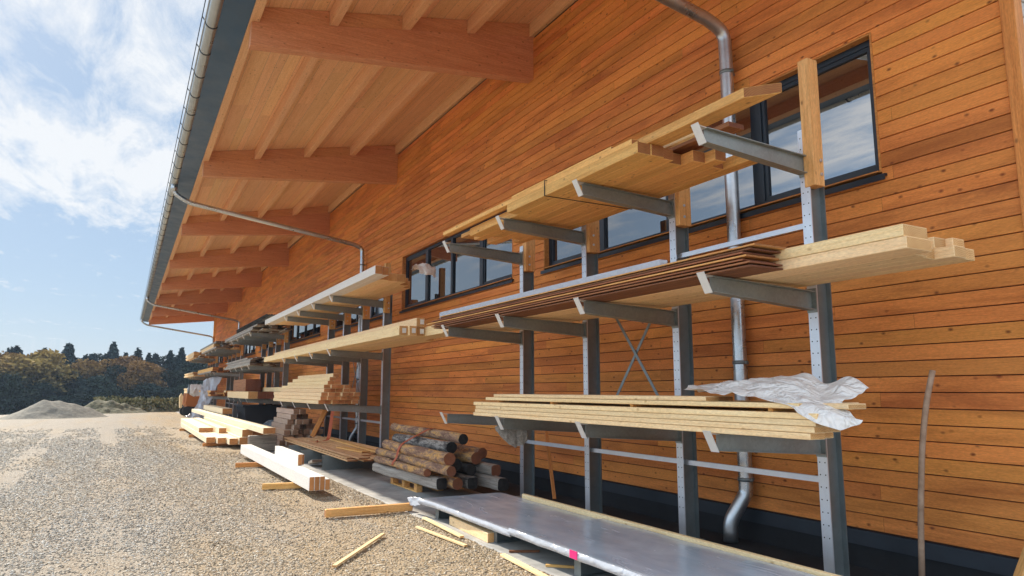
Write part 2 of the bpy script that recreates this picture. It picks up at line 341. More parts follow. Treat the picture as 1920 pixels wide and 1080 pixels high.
def tube(bm, pts, r, seg=16, mi=0, cap=True, radii=None):
    pts = [Vector(p) for p in pts]; rings = []
    up = Vector((0.13, 0.21, 0.97))
    for i, p in enumerate(pts):
        d = (pts[min(i + 1, len(pts) - 1)] - pts[max(i - 1, 0)]).normalized()
        if abs(d.dot(up)) > 0.95: up = Vector((0.97, 0.1, 0.2))
        a = d.cross(up).normalized(); b2 = d.cross(a); up = a.cross(d) * 1.0
        rr = radii[i] if radii else r
        rings.append([bm.verts.new(p + (a * math.cos(t) + b2 * math.sin(t)) * rr) for t in [2 * math.pi * k / seg for k in range(seg)]])
    for A, B in zip(rings, rings[1:]):
        for k in range(seg):
            f = bm.faces.new([A[k], A[(k + 1) % seg], B[(k + 1) % seg], B[k]]); f.material_index = mi; f.smooth = True
    if cap:
        bm.faces.new(rings[0][::-1]).material_index = mi; bm.faces.new(rings[-1]).material_index = mi
def fillet(pts, r, n=6):
    pts = [Vector(p) for p in pts]; out = [pts[0]]
    for a, b, c in zip(pts, pts[1:], pts[2:]):
        u = (a - b); v = (c - b); rr = min(r, u.length * 0.45, v.length * 0.45)
        p0 = b + u.normalized() * rr; p1 = b + v.normalized() * rr
        for i in range(n + 1):
            t = i / n; out.append(p0 * (1 - t) ** 2 + b * 2 * t * (1 - t) + p1 * t * t)
    out.append(pts[-1]); return out
def link(name, bm, mats, parent=None, loc=None, rot=None, fixn=True, bevel=0):
    if bevel: bmesh.ops.bevel(bm, geom=list(bm.edges), offset=bevel, segments=1, affect='EDGES', clamp_overlap=True)
    if fixn: bmesh.ops.recalc_face_normals(bm, faces=list(bm.faces))
    me = bpy.data.meshes.new(name); bm.to_mesh(me); bm.free()
    o = bpy.data.objects.new(name, me); COL.objects.link(o)
    for m in (mats if isinstance(mats, (list, tuple)) else [mats]): me.materials.append(M[m] if isinstance(m, str) else m)
    if parent: o.parent = parent
    if loc: o.location = loc
    if rot: o.rotation_euler = rot
    return o
def tag(o, label=None, cat=None, group=None, kind=None):
    if label: o['label'] = label
    if cat: o['category'] = cat
    if group: o['group'] = group
    if kind: o['kind'] = kind
    return o
def thing(name, label, cat, loc=(0, 0, 0), rz=0, group=None):
    o = bpy.data.objects.new(name, None); COL.objects.link(o); o.empty_display_size = 0.2
    o.location = loc; o.rotation_euler = (0, 0, rz); return tag(o, label, cat, group)
KIDS = {}
def copy_tree(o, parent=None):
    c = o.copy(); COL.objects.link(c); c.parent = parent
    for ch in list(o.children): copy_tree(ch, c)
    return c
def np_mesh(name, V, F, mats, attr=None, parent=None, smooth=False):
    me = bpy.data.meshes.new(name)
    V = np.asarray(V, np.float32); F = np.asarray(F, np.int32); k = F.shape[1]
    me.vertices.add(len(V)); me.vertices.foreach_set('co', V.ravel())
    me.loops.add(F.size); me.loops.foreach_set('vertex_index', F.ravel())
    me.polygons.add(len(F)); me.polygons.foreach_set('loop_start', np.arange(0, F.size, k, dtype=np.int32))
    me.polygons.foreach_set('loop_total', np.full(len(F), k, np.int32))
    me.polygons.foreach_set('use_smooth', np.full(len(F), bool(smooth)))
    me.update(calc_edges=True); me.validate()
    if attr is not None:
        a = me.attributes.new('bv', 'FLOAT', 'FACE'); a.data.foreach_set('value', np.asarray(attr, np.float32))
    for m in (mats if isinstance(mats, (list, tuple)) else [mats]): me.materials.append(M[m])
    o = bpy.data.objects.new(name, me); COL.objects.link(o)
    if parent: o.parent = parent
    return o
rng = random.Random(7)
ORD = ['nearest', 'second', 'third', 'fourth', 'fifth', 'sixth', 'seventh', 'eighth', 'ninth', 'tenth', 'eleventh', 'twelfth']

# ------------------------------------------------------------------ ground, slab
def ground():
    # one sheet to the horizon: level yard, then falling away beyond the far end of the hall
    xs = np.concatenate([np.linspace(-600, -40, 8), np.linspace(-30, 48, 14), np.linspace(50, 110, 31), np.linspace(130, 900, 12)])
    ys = np.concatenate([np.linspace(-700, -60, 8), np.linspace(-50, 60, 23), np.linspace(80, 700, 8)])
    V = []; F = []
    for x in xs:
        for y in ys:
            z = -0.014
            if x > 58:
                t = min(1, (x - 58) / 40); z -= 4.6 * t * t * (3 - 2 * t)
            if x > 30 and y > 6:
                t = min(1, (y - 6) / 40) * min(1, (x - 30) / 20); z -= 1.6 * t
            V.append((x, y, z))
    ny = len(ys)
    for i in range(len(xs) - 1):
        for j in range(ny - 1):
            a = i * ny + j; F.append((a, a + ny, a + ny + 1, a + 1))
    o = np_mesh('ground', V, F, 'ground', smooth=True); tag(o, 'pale gravel yard running past the timber hall to the woods', kind='structure')
ground()
def slab():
    xs = np.linspace(-6, 63, 280); bm = bmesh.new(); prev = None
    for x in xs:
        e = -3.40 + 0.035 * mnoise.noise(Vector((x * 1.1, 3, 0))) + 0.03 * mnoise.noise(Vector((x * 4, 9, 0)))
        cur = [bm.verts.new(p) for p in ((x, -6.03, 0.0), (x, e - 0.02, 0.0), (x, e, -0.012), (x, e + 0.01, -0.10))]
        if prev:
            for k in range(3): bm.faces.new([prev[k], cur[k], cur[k + 1], prev[k + 1]])
        prev = cur
    o = link('pavement', bm, 'concrete'); tag(o, 'grey concrete strip along the foot of the timber wall', kind='structure')
slab()
def strip():  # near-black sheet on the slab, painted in for the deep shade by the wall
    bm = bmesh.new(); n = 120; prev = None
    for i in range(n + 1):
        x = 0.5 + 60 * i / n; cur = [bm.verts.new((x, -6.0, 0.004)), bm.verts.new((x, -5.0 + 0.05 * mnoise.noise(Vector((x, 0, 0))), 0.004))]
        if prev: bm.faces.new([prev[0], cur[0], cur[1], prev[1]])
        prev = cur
    tag(link('shade_strip', bm, 'plinth'), 'dark strip of painted shade along the foot of the wall', kind='structure')
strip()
def stones():
    r = np.random.default_rng(3)
    n = 210000
    # densest close to the camera, thinning into the distance; fewer on the worn sandy band by the slab
    x = 4.4 + 32 * r.random(n) ** 1.8; y = -3.37 + 10.5 * r.random(n)
    m = 6000; xe = 4.6 + 13 * r.random(m); ye = -3.40 + np.abs(r.normal(0, 0.22, m)); x = np.concatenate([x, xe]); y = np.concatenate([y, ye])
    keep = np.ones(len(x), bool)
    keep &= y < 0.30 * x + 0.5
    rr = r.random(len(x))
    for i in np.nonzero(keep)[0]:
        if i >= n: continue
        d = mnoise.noise(Vector((x[i] * 0.35, y[i] * 1.1, 1.3))) + 0.5 * mnoise.noise(Vector((x[i] * 1.5, y[i] * 2.2, 4.3)))
        p = 0.98 + d * 0.7 - max(0, (-y[i] - 0.9)) * 0.30
        yy = y[i] + 0.25 * math.sin(x[i] * 0.12)
        if abs(yy - 0.35) < 0.24 or abs(yy - 2.05) < 0.24: p -= 0.45
        if rr[i] > p or rr[i] < (x[i] - 14) / 22: keep[i] = False
    x = x[keep]; y = y[keep]; n = len(x)
    s = 0.0065 + 0.0065 * r.random(n) ** 1.8 + (r.random(n) < 0.025) * 0.008 + 0.0006 * np.maximum(0, x - 7)
    iv = np.array([(1, 0, 0), (-1, 0, 0), (0, 1, 0), (0, -1, 0), (0, 0, 1), (0, 0, -1)], float)
    fc = np.array([(0, 2, 4), (2, 1, 4), (1, 3, 4), (3, 0, 4), (2, 0, 5), (1, 2, 5), (3, 1, 5), (0, 3, 5)])
    V = iv[None] * (0.75 + 0.5 * r.random((n, 6, 1))) + 0.42 * (r.random((n, 6, 3)) - 0.5)
    V = V * np.stack([1.1 + .7 * r.random(n), 0.9 + .5 * r.random(n), 0.5 + .35 * r.random(n)], 1)[:, None] * s[:, None, None]
    a = r.random(n) * 6.283; ca, sa = np.cos(a)[:, None], np.sin(a)[:, None]
    X = V[..., 0] * ca - V[..., 1] * sa + x[:, None]; Y = V[..., 0] * sa + V[..., 1] * ca + y[:, None]; Z = V[..., 2] - 0.013 + s[:, None] * 0.25
    VV = np.stack([X, Y, Z], -1).reshape(-1, 3); FF = (fc[None] + 6 * np.arange(n)[:, None, None]).reshape(-1, 3)
    o = np_mesh('gravel', VV, FF, 'stone', np.repeat(r.random(n), 8)); tag(o, 'loose beige and grey pebbles strewn over the yard', kind='stuff')
stones()

# ------------------------------------------------------------------ the timber hall
WALL = -6.0
ZB, ZT = 0.345, 7.86
BX = [3.0, 10.15, 17.34, 24.5, 31.7, 38.9, 46.1, 53.3]
WIN = [(3.82, 9.82)] + [(b + 0.76, b + 6.62) for b in BX[1:]]
WZ0, WZ1 = 3.60, 4.98
X0, X1 = 2.72, 60.4
HALL = thing('timber_hall', 'long hall clad in orange horizontal boards under a deep overhanging roof', 'building', (X0, WALL, 0))
def hp(o): # parent to the hall keeping world placement
    o.parent = HALL; o.matrix_parent_inverse = Matrix.Translation((-X0, -WALL, 0)); return o
def cladding():
    V = []; F = []; A = []
    pitch = 0.1372; rows = int((ZT - ZB) / pitch) + 1
    def board(x0, x1, z0, z1, bv):
        d = 0.0025
        prof = [(WALL - 0.02, z0 + 0.005), (WALL, z0 + 0.005 + d), (WALL, z1 - d), (WALL - 0.02, z1)]
        b = len(V)
        for x in (x0, x1):
            for (y, z) in prof: V.append((x, y, z))
        for k in range(3): F.append((b + k, b + k + 1, b + 5 + k, b + 4 + k)); A.append(bv)
    for r in range(rows):
        z0 = ZB + r * pitch; z1 = min(z0 + pitch - 0.001, ZT)
        if z1 - z0 < 0.03: continue
        rr = random.Random(100 + r)
        cuts = [X0]; x = X0 + rr.uniform(0.8, 4.5)
        while x < X1 - 0.5: cuts.append(x); x += rr.choice([2.4, 3.1, 3.9, 4.8, 5.0]) * rr.uniform(0.85, 1.1)
        cuts.append(X1)
        for a, b in zip(cuts, cuts[1:]):
            bv = min(1, max(0, rr.gauss(0.55, 0.22)))
            segs = [(a + 0.001, b - 0.001)]
            if z1 > WZ0 - 0.06 and z0 < WZ1:
                for w0, w1 in WIN:
                    ns = []
                    for s0, s1 in segs:
                        if s1 <= w0 or s0 >= w1: ns.append((s0, s1)); continue
                        if s0 < w0: ns.append((s0, w0))
                        if s1 > w1: ns.append((w1, s1))
                    segs = ns
            zz0, zz1 = z0, z1
            for s0, s1 in segs: board(s0, s1, zz0, zz1, bv)
            # board above the window is trimmed to the head, the one below to the sill
            if z0 < WZ1 < z1:
                for w0, w1 in WIN:
                    q0, q1 = max(a, w0), min(b, w1)
                    if q1 > q0: board(q0, q1, WZ1, z1, bv)
            if z0 < WZ0 - 0.06 < z1:
                for w0, w1 in WIN:
                    q0, q1 = max(a, w0), min(b, w1)
                    if q1 > q0: board(q0, q1, z0, WZ0 - 0.06, bv)
    o = np_mesh('cladding', V, F, 'clad', A); hp(o)
    # solid wall behind the boards, open at the windows
    bm = bmesh.new(); y0, y1 = WALL - 0.30, WALL - 0.022
    box(bm, X0, X1, y0, y1, 0.0, WZ0 - 0.058); box(bm, X0, X1, y0, y1, WZ1 + 0.02, 8.2)
    px = X0
    for w0, w1 in WIN + [(X1, X1)]:
        if w0 > px: box(bm, px, w0 - 0.02, y0, y1, WZ0 - 0.058, WZ1 + 0.02)
        px = w1 + 0.02
    hp(link('wall_core', bm, 'gap'))
    # gable end facing the viewer and far gable
    V = []; F = []; A = []
    for r in range(58):
        z0 = ZB + r * pitch; z1 = z0 + pitch - 0.001
        b = len(V); y0, y1 = -22.0, WALL - 0.101
        for y in (y0, y1):
            for (x, z) in ((X0 - 0.06, z0 + 0.007), (X0 - 0.08, z0 + 0.013), (X0 - 0.08, z1 - 0.006), (X0 - 0.06, z1)): V.append((x, y, z))
        for k in range(3): F.append((b + k, b + 4 + k, b + 5 + k, b + k + 1)); A.append(rng.random())
    hp(np_mesh('gable_cladding', V, F, 'gable', A))
    bm = bmesh.new(); 
    for xa, xb in ((X0 + 0.022, X0 + 0.3), (X1 - 0.3, X1)): prism(bm, [(-22, 0), (WALL - 0.302, 0), (WALL - 0.302, 8.2), (-22, 11.4)], xa, xb)
    box(bm, X0 + 0.3, X1 - 0.3, -22, -21.7, 0, 11.4); hp(link('gable_wall', bm, 'brown'))
    bm = bmesh.new(); box(bm, X0 - 0.115, X0 - 0.008, WALL - 0.10, WALL + 0.025, ZB - 0.01, ZT, 0); hp(link('corner_board', bm, 'corner_wood', bevel=0.004))
    bm = bmesh.new(); box(bm, X1 - 0.05, X1 + 0.12, WALL - 0.12, WALL + 0.14, ZB, ZT - 0.3, 0); hp(link('corner_board', bm, 'post_wood', bevel=0.004))
    bm = bmesh.new(); box(bm, X0 + 0.01, X1, WALL - 0.15, WALL - 0.008, 0.0, 0.20); hp(link('plinth', bm, 'plinth'))
    bm = bmesh.new(); prism(bm, [(WALL - 0.15, 0.202), (WALL + 0.012, 0.202), (WALL + 0.012, 0.335), (WALL - 0.15, 0.345)], X0 + 0.01, X1); hp(link('plinth_flashing', bm, 'plinth_band'))
M['gable'] = wood('silvered_gable_boards', (0.62, 0.58, 0.52), (0.44, 0.38, 0.31), knot=(0.3, 0.2, 0.12), var=0.15, knots=0.6, attr='bv', worldspace=False)
cladding()
def windows():
    proto = None
    for i, (w0, w1) in enumerate(WIN):
        W = w1 - w0
        bm = bmesh.new(); yf = WALL - 0.085
        f = 0.075
        box(bm, w0, w1, yf - 0.06, yf, WZ0, WZ0 + f); box(bm, w0, w1, yf - 0.06, yf, WZ1 - f, WZ1)
        box(bm, w0, w0 + f, yf - 0.06, yf - 0.001, WZ0 + f, WZ1 - f); box(bm, w1 - f, w1, yf - 0.06, yf - 0.001, WZ0 + f, WZ1 - f)
        wf = hp(link('window', bm, 'frame'))
        n = 4; ms = [w0 + W * k / n for k in range(1, n)]
        for k, mx in enumerate(ms):
            bm = bmesh.new(); ww = 0.075 if k != 1 else 0.05
            box(bm, mx - ww, mx + ww, yf - 0.06, yf + 0.004, WZ0 + f, WZ1 - f); o = link('mullion', bm, 'frame'); hp(o); o.parent = wf; o.matrix_parent_inverse = Matrix()
        edges = [w0 + f] + ms + [w1 - f]
        for k in range(n):
            a = edges[k] + (0.075 if k else 0); b = edges[k + 1] - (0.075 if k < n - 1 else 0)
            bm = bmesh.new(); box(bm, a, b, yf - 0.055, yf - 0.035, WZ0 + f, WZ1 - f); o = link('pane', bm, 'glass'); hp(o); o.parent = wf; o.matrix_parent_inverse = Matrix()
            if k in (0, 3):  # opening sash
                bm = bmesh.new(); s = 0.045
                box(bm, a, b, yf - 0.034, yf - 0.012, WZ0 + f, WZ0 + f + s); box(bm, a, b, yf - 0.034, yf - 0.012, WZ1 - f - s, WZ1 - f)
                box(bm, a, a + s, yf - 0.034, yf - 0.013, WZ0 + f + s, WZ1 - f - s); box(bm, b - s, b, yf - 0.034, yf - 0.013, WZ0 + f + s, WZ1 - f - s)
                o = link('sash', bm, 'frame'); hp(o); o.parent = wf; o.matrix_parent_inverse = Matrix()
        bm = bmesh.new(); prism(bm, [(yf - 0.02, WZ0 - 0.002), (WALL + 0.045, WZ0 - 0.03), (WALL + 0.045, WZ0 - 0.085), (WALL + 0.036, WZ0 - 0.085), (WALL + 0.036, WZ0 - 0.052), (yf - 0.02, WZ0 - 0.035)], w0 - 0.05, w1 + 0.05)
        o = link('sill', bm, 'frame'); hp(o); o.parent = wf; o.matrix_parent_inverse = Matrix()
        bm = bmesh.new()
        box(bm, w0 - 0.001, w0 + 0.018, yf, WALL + 0.008, WZ0, WZ1); box(bm, w1 - 0.018, w1 + 0.001, yf, WALL + 0.008, WZ0, WZ1); box(bm, w0 + 0.02, w1 - 0.02, yf, WALL + 0.004, WZ1 - 0.015, WZ1 - 0.001)
        box(bm, w0 + 0.02, w1 - 0.02, yf, WALL + 0.03, WZ0 + 0.001, WZ0 + 0.014)
        o = link('reveal', bm, 'orange'); hp(o); o.parent = wf; o.matrix_parent_inverse = Matrix()
windows()
# roof: main beams at each bay, purlins along the hall, boarding, eave flashing, gutter
def zp(y): return 6.93 + (-1.30 - y) * 0.207      # underside of the purlins
def roof():
    RX0, RX1 = 0.9, 61.9
    V = []; F = []; A = []
    # boarding: strips along x
    y = -0.78; k = 0
    rr = random.Random(5)
    while y > -6.35:
        w = rr.choice([0.10, 0.14, 0.18, 0.22, 0.30]); y2 = y - w
        x = RX0
        while x < RX1:
            x2 = min(RX1, x + rr.uniform(5, 9)); b = len(V)
            g = 0.0015
            V += [(x, y - g, zp(y) + 0.25), (x2, y - g, zp(y) + 0.25), (x2, y2 + g, zp(y2) + 0.25), (x, y2 + g, zp(y2) + 0.25)]
            F.append((b, b + 3, b + 2, b + 1)); A.append(rr.random()); x = x2
        y = y2
    bm = bmesh.new()
    prism(bm, [(-0.74, zp(-0.74) + 0.27), (-22.3, zp(-22.3) + 0.27), (-22.3, zp(-22.3) + 0.52), (-0.74, zp(-0.74) + 0.52)], RX0, RX1)
    rf = hp(link('roof', bm, 'roofsheet'))
    def sub(o): o.parent = rf; o.matrix_parent_inverse = Matrix(); return o
    sub(np_mesh('soffit_boarding', V, F, 'soffit', A))
    for (ya, yb) in ((-1.21, -1.35), (-2.36, -2.50), (-3.54, -3.68), (-4.70, -4.84), (-5.93, -6.10)):
        bm = bmesh.new(); prism(bm, [(ya, zp(ya)), (yb, zp(yb)), (yb, zp(yb) + 0.246), (ya, zp(ya) + 0.246)], RX0, RX1 - 0.02); sub(link('purlin', bm, 'purlin', bevel=0.004))
    for i, bx in enumerate([0.95] + BX + [60.42]):
        bm = bmesh.new()
        w = 0.20
        prism(bm, [(-1.24, 6.565), (-1.24, zp(-1.24) - 0.003), (-6.05, zp(-6.05) - 0.003), (-6.05, 7.095)], bx, bx + w); sub(link('roof_beam', bm, 'beam', bevel=0.004))
        # blocking between the purlins above each beam
        for (ya, yb) in ((-1.35, -2.36), (-2.50, -3.54), (-3.68, -4.70), (-4.84, -5.93)):
            bm = bmesh.new(); prism(bm, [(ya - .002, zp(ya)), (yb + .002, zp(yb)), (yb + .002, zp(yb) + 0.245), (ya - .002, zp(ya) + 0.245)], bx + 0.02, bx + w - 0.02); sub(link('blocking', bm, 'beam'))
    bm = bmesh.new(); prism(bm, [(-0.80, 6.98), (-1.205, 6.925), (-1.205, 6.94), (-0.86, 7.0), (-0.86, 7.42), (-0.80, 7.42)], RX0, RX1 + 0.02); sub(link('eave_flashing', bm, 'flash'))
    bm = bmesh.new(); prism(bm, [(-0.70, zp(-0.7) + 0.36), (-1.9, zp(-1.9) + 0.36), (-6.2, zp(-6.2) - 0.02), (-6.2, zp(-6.2) + 0.36), (-0.70, zp(-0.7) + 0.55)], RX1, RX1 + 0.05)
    bm.free()
    bm = bmesh.new(); prism(bm, [(-0.86, 6.93), (-1.22, 6.90), (-6.1, 7.55), (-6.1, zp(-6.1) + 0.5), (-0.86, zp(-0.86) + 0.5)], RX1 + 0.001, RX1 + 0.04); sub(link('verge_board', bm, 'flash'))
    # gutter
    gc, gz, gr = -0.755, 7.03, 0.088
    bm = bmesh.new(); seg = 14; A_, B_ = [], []
    pr = [(gc + gr * math.cos(t), gz + gr * math.sin(t)) for t in [math.pi * 2 - math.pi * k / seg for k in range(seg + 1)]]
    inn = [(gc + (gr - 0.004) * math.cos(t), gz + (gr - 0.004) * math.sin(t)) for t in [math.pi + math.pi * k / seg for k in range(seg + 1)]]
    prism(bm, pr + inn, RX0, RX1 + 0.08)
    for f_ in bm.faces:
        if len(f_.verts) == 4: f_.smooth = True
    gt = hp(link('gutter', bm, 'gutter'))
    bm = bmesh.new(); tube(bm, [(RX0, gc + gr + 0.012, gz + 0.004), (RX1 + 0.08, gc + gr + 0.012, gz + 0.004)], 0.011, 8); o = link('bead', bm, 'gutter'); o.parent = gt; 
    bm = bmesh.new(); tube(bm, [(RX0, gc + gr + 0.055, gz + 0.06), (RX1, gc + gr + 0.055, gz + 0.06)], 0.007, 6); o = link('guard_wire', bm, 'frame'); o.parent = gt
    bm = bmesh.new(); ts = [math.pi * 2 - math.pi * k / 14 for k in range(15)]
    po = [(gc + (gr + 0.010) * math.cos(t), gz + (gr + 0.010) * math.sin(t)) for t in ts]; pi_ = [(gc + (gr + 0.001) * math.cos(t), gz + (gr + 0.001) * math.sin(t)) for t in ts[::-1]]
    prism(bm, [(gc + gr + 0.06, gz + 0.065)] + po + pi_ + [(gc + gr + 0.048, gz + 0.065)], -0.015, 0.015)
    br = link('bracket', bm, 'frame'); br.parent = gt; br.location = (10.7, 0, 0); x = 10.7 + 0.95
    while x < RX1:
        c = br.copy(); COL.objects.link(c); c.parent = gt; c.location = (x, 0, 0); x += 0.95
    for x in (9.75, 8.8, 7.85, 6.9, 5.95, 5.0, 4.05, 3.1, 2.15, 1.2):
        c = br.copy(); COL.objects.link(c); c.parent = gt; c.location = (x, 0, 0)
roof()
def downpipes():
    for px in (5.52, 19.9, 45.6, 60.35):
        r = 0.075 if px < 6 else 0.062
        pts = [(px, -0.755, 6.96), (px, -0.78, 6.72), (px, -1.12, 6.52), (px, -5.62, 5.84), (px, -5.86, 5.74), (px, -5.87, 5.35), (px, -5.87, 0.62), (px + 0.0, -5.87, 0.52), (px + 0.10, -5.72, 0.22), (px + 0.10, -5.72, 0.02)]
        bm = bmesh.new(); tube(bm, fillet(pts, 0.16), r, 20)
        dp = hp(link('downpipe', bm, 'pipe'))
        bm = bmesh.new(); tube(bm, [(px, -0.755, 6.96), (px, -0.755, 6.86), (px, -0.765, 6.76)], r, 16, radii=[0.085, 0.085, r + 0.004]); o = link('gutter_outlet', bm, 'pipe'); o.parent = dp
        for z in (5.25, 3.2, 1.9, 0.66):
            bm = bmesh.new(); tube(bm, [(px, -5.87, z - 0.02), (px, -5.87, z + 0.02)], r + 0.006, 20); box(bm, px - 0.10, px - r, -5.885, -5.86, z - 0.012, z + 0.012); box(bm, px - 0.012, px + 0.012, -5.99, -5.93, z - 0.012, z + 0.012)
            o = link('pipe_clamp', bm, 'galv'); o.parent = dp
downpipes()

# ------------------------------------------------------------------ cantilever racks
LV = (3.78, 2.52, 1.26)
def make_rack():
    t = thing('cantilever_rack', 'galvanised steel cantilever rack nearest the viewer, four posts', 'storage rack', (4.15, -5.45, 0), 0, 'cantilever racks along the wall')
    tops = (4.72, 4.14, 4.14, 4.10)
    for i, px in enumerate((0, 1.80, 3.57, 5.30)):
        bm = bmesh.new()
        H = 4.0 if i == 0 else 3.86
        # I section: front flange, web, back flange (local y 0.10 = front)
        box(bm, px - 0.05, px + 0.05, 0.089, 0.100, 0.012, H, 1); box(bm, px - 0.004, px + 0.004, -0.089, 0.089, 0.012, H, 0); box(bm, px - 0.05, px + 0.05, -0.100, -0.089, 0.012, H, 0)
        box(bm, px - 0.09, px + 0.09, -0.14, 0.16, 0.001, 0.012, 0)
        z = 0.35
        while z < H - 0.05:
            for dx in (-0.026, 0.026):
                r = 0.0065; A = [bm.verts.new((px + dx + r * math.cos(a), 0.1012, z + r * math.sin(a))) for a in [k * math.pi / 4 for k in range(8)]]
                bm.faces.new(A).material_index = 2
            z += 0.105
        po = link('post', bm, ['galv', 'galv_skylit', 'dark'], t, fixn=True)
        # timber extension bolted to the post head
        bm = bmesh.new(); y0, y1 = (0.002, 0.082)
        if i == 0: box(bm, px - 0.118, px - 0.006, -0.02, 0.115, 3.44, 4.66)
        else: box(bm, px - 0.118, px - 0.006, -0.085, 0.085, 3.45, 4.05)
        e = link('post_extension', bm, 'post_wood', po, bevel=0.004)
        bm = bmesh.new()
        for zz in (3.55, 3.68): tube(bm, [(px - 0.127, 0.02, zz), (px - 0.117, 0.02, zz)], 0.016, 8)
        e2 = link('bolt', bm, 'galv_skylit', po)
        for lz in LV:
            bm = bmesh.new()
            zr = lz - 0.045; zt = lz; yr, yt = 0.10, 1.335
            hr, ht = 0.168, 0.132
            a = (px + 0.0)
            prism(bm, [(yr, zr - hr), (yt, zt - ht), (yt, zt), (yr, zr)], a - 0.004, a + 0.004)
            prism(bm, [(yr, zr - 0.008), (yt, zt - 0.008), (yt, zt), (yr, zr)], a - 0.045, a + 0.045)
            prism(bm, [(yr, zr - hr), (yt, zt - ht), (yt, zt - ht + 0.008), (yr, zr - hr + 0.008)], a - 0.045, a + 0.045)
            box(bm, a - 0.05, a + 0.05, 0.1022, 0.112, zr - hr - 0.02, zr + 0.03)
            ar = link('arm', bm, 'galv_arm', t)
            bm = bmesh.new(); prism(bm, [(yt + 0.105, zt + 0.022), (yt + 0.100, zt + 0.026), (yt + 0.015, zt - ht - 0.005), (yt + 0.020, zt - ht - 0.009)], a - 0.042, a + 0.042)
            prism(bm, [(yt, zt), (yt + 0.09, zt + 0.006), (yt + 0.09, zt + 0.002), (yt, zt - 0.006)], a - 0.036, a + 0.036)
            link('stop_plate', bm, 'plate', ar)
    for (xa, xb) in ((0.05, 1.75), (1.85, 3.52), (3.62, 5.25)):
        for z in (0.80, 3.08) if xa < 0.1 else (0.80,):
            bm = bmesh.new(); prism(bm, [(0.01, z), (0.05, z), (0.05, z + 0.005), (0.015, z + 0.005), (0.015, z + 0.05), (0.01, z + 0.05)], xa - 0.045, xb + 0.045); prism(bm, [(0.045, z), (0.05, z), (0.05, z + 0.05), (0.045, z + 0.05)], xa - 0.045, xb + 0.045)
            link('brace', bm, 'galv_skylit', t)
    for (p, q) in (((1.86, 1.0), (3.5, 3.1)), ((3.5, 1.0), (1.86, 3.1))):
        bm = bmesh.new(); d = Vector((q[0] - p[0], 0, q[1] - p[1])).normalized(); n = Vector((-d.z, 0, d.x)) * 0.02
        y = -0.03 if p[0] < 2 else -0.045
        vs = [bm.verts.new((p[0] + s * n.x, y + w, p[1] + s * n.z)) for w in (0, 0.006) for s in (-1, 1)] + [bm.verts.new((q[0] + s * n.x, y + w, q[1] + s * n.z)) for w in (0, 0.006) for s in (-1, 1)]
        for ix in ((0, 1, 3, 2), (4, 6, 7, 5), (0, 4, 5, 1), (2, 3, 7, 6), (0, 2, 6, 4), (1, 5, 7, 3)): bm.faces.new([vs[i] for i in ix])
        link('cross_brace', bm, 'galv', t)
    return t
rackA = make_rack()
RX = [4.15, 16.22, 28.35, 40.4, 52.4]
for i, x in enumerate(RX[1:]):
    c = copy_tree(rackA); c.location = (x, -5.45, 0)
    c['label'] = 'galvanised steel cantilever rack, ' + ['second', 'third', 'fourth', 'farthest'][i] + ' from the viewer along the wall'

# ------------------------------------------------------------------ lumber
def lumber(name, cat, label, x0, x1, y0, z0, w, h, mat, group=None, rz=0.0, tilt=0.0, bev=0.0045, mitre=0.0):
    """a board lying along the hall; y0 = its yard-side face, z0 = underside"""
    L_ = x1 - x0; bm = bmesh.new()
    vs = box(bm, -L_ / 2, L_ / 2, -w / 2, w / 2, 0, h, 0, 1)
    if mitre:
        for v in vs[:4]:
            if v.co.y > 0: v.co.x += mitre
    o = link(name, bm, [mat, mat + '_end'], bevel=bev)
    o.location = ((x0 + x1) / 2, y0 - w / 2, z0); o.rotation_euler = (0, tilt, rz)
    return tag(o, label, cat, group)
def stack(name, cat, adj, place, layers, mat, group, lnames=None, jx=0.045):
    """layers = [(z, h, [(x0, x1, y0, w), ...]), ...] from the bottom up"""
    n = len(layers)
    for li, (z, h, cols) in enumerate(layers):
        ln = 'only' if n == 1 else ('bottom' if li == 0 else 'top' if li == n - 1 else (['', 'second', 'third', 'fourth', 'fifth', 'sixth', 'seventh'][li] + ' lowest'))
        for ci, c in enumerate(cols):
            x0, x1, y0, w = c[:4]; mm = c[4] if len(c) > 4 else mat
            pos = (ORD[ci] + (' from' if ci else ' to') + ' the yard, ') if len(cols) > 1 else ''
            lab = f"{adj} {cat}, {pos}{ln + ' layer, ' if n > 1 else ''}{place}"
            lumber(name, cat, lab, x0 + rng.uniform(-jx, jx), x1 + rng.uniform(-jx, jx), y0 - 0.002, z + 0.001, w - 0.004, h - 0.003, mm, group, rz=rng.uniform(-0.0006, 0.0006))
def cols(x0, x1, y0, w, n, jr=0.1, jl=0.1, r=rng): return [(x0 + r.uniform(0, jr), x1 - r.uniform(0, jl), y0 - i * w, w) for i in range(n)]

# near rack, top arms: golden beams and boards
g1 = 'golden boards on the near rack'
stack('beam', 'beam', 'golden', "on near rack's top arms", [
    (3.785, 0.115, [(4.88, 7.45, -4.02, 0.16), (4.90, 8.9, -4.18, 0.16), (4.97, 9.1, -4.34, 0.14), (4.98, 8.7, -4.48, 0.16), (4.80, 9.2, -4.64, 0.16), (4.72, 8.8, -4.80, 0.15), (4.92, 9.0, -4.95, 0.15), (4.4, 8.6, -5.10, 0.15)]),
    (3.900, 0.060, [(5.0, 9.5, -4.035, 0.10), (5.6, 9.5, -4.34, 0.20), (5.1, 8.5, -4.55, 0.22)])], 'gold', g1)
lumber('beam', 'beam', 'golden beam with a skew-cut end jutting past the top arms', 3.52, 7.0, -4.15, 3.903, 0.19, 0.085, 'gold', mitre=0.22)
lumber('plank', 'plank', 'thin golden plank on top of the golden beams, top arms', 5.35, 7.4, -4.05, 3.962, 0.16, 0.03, 'gold')
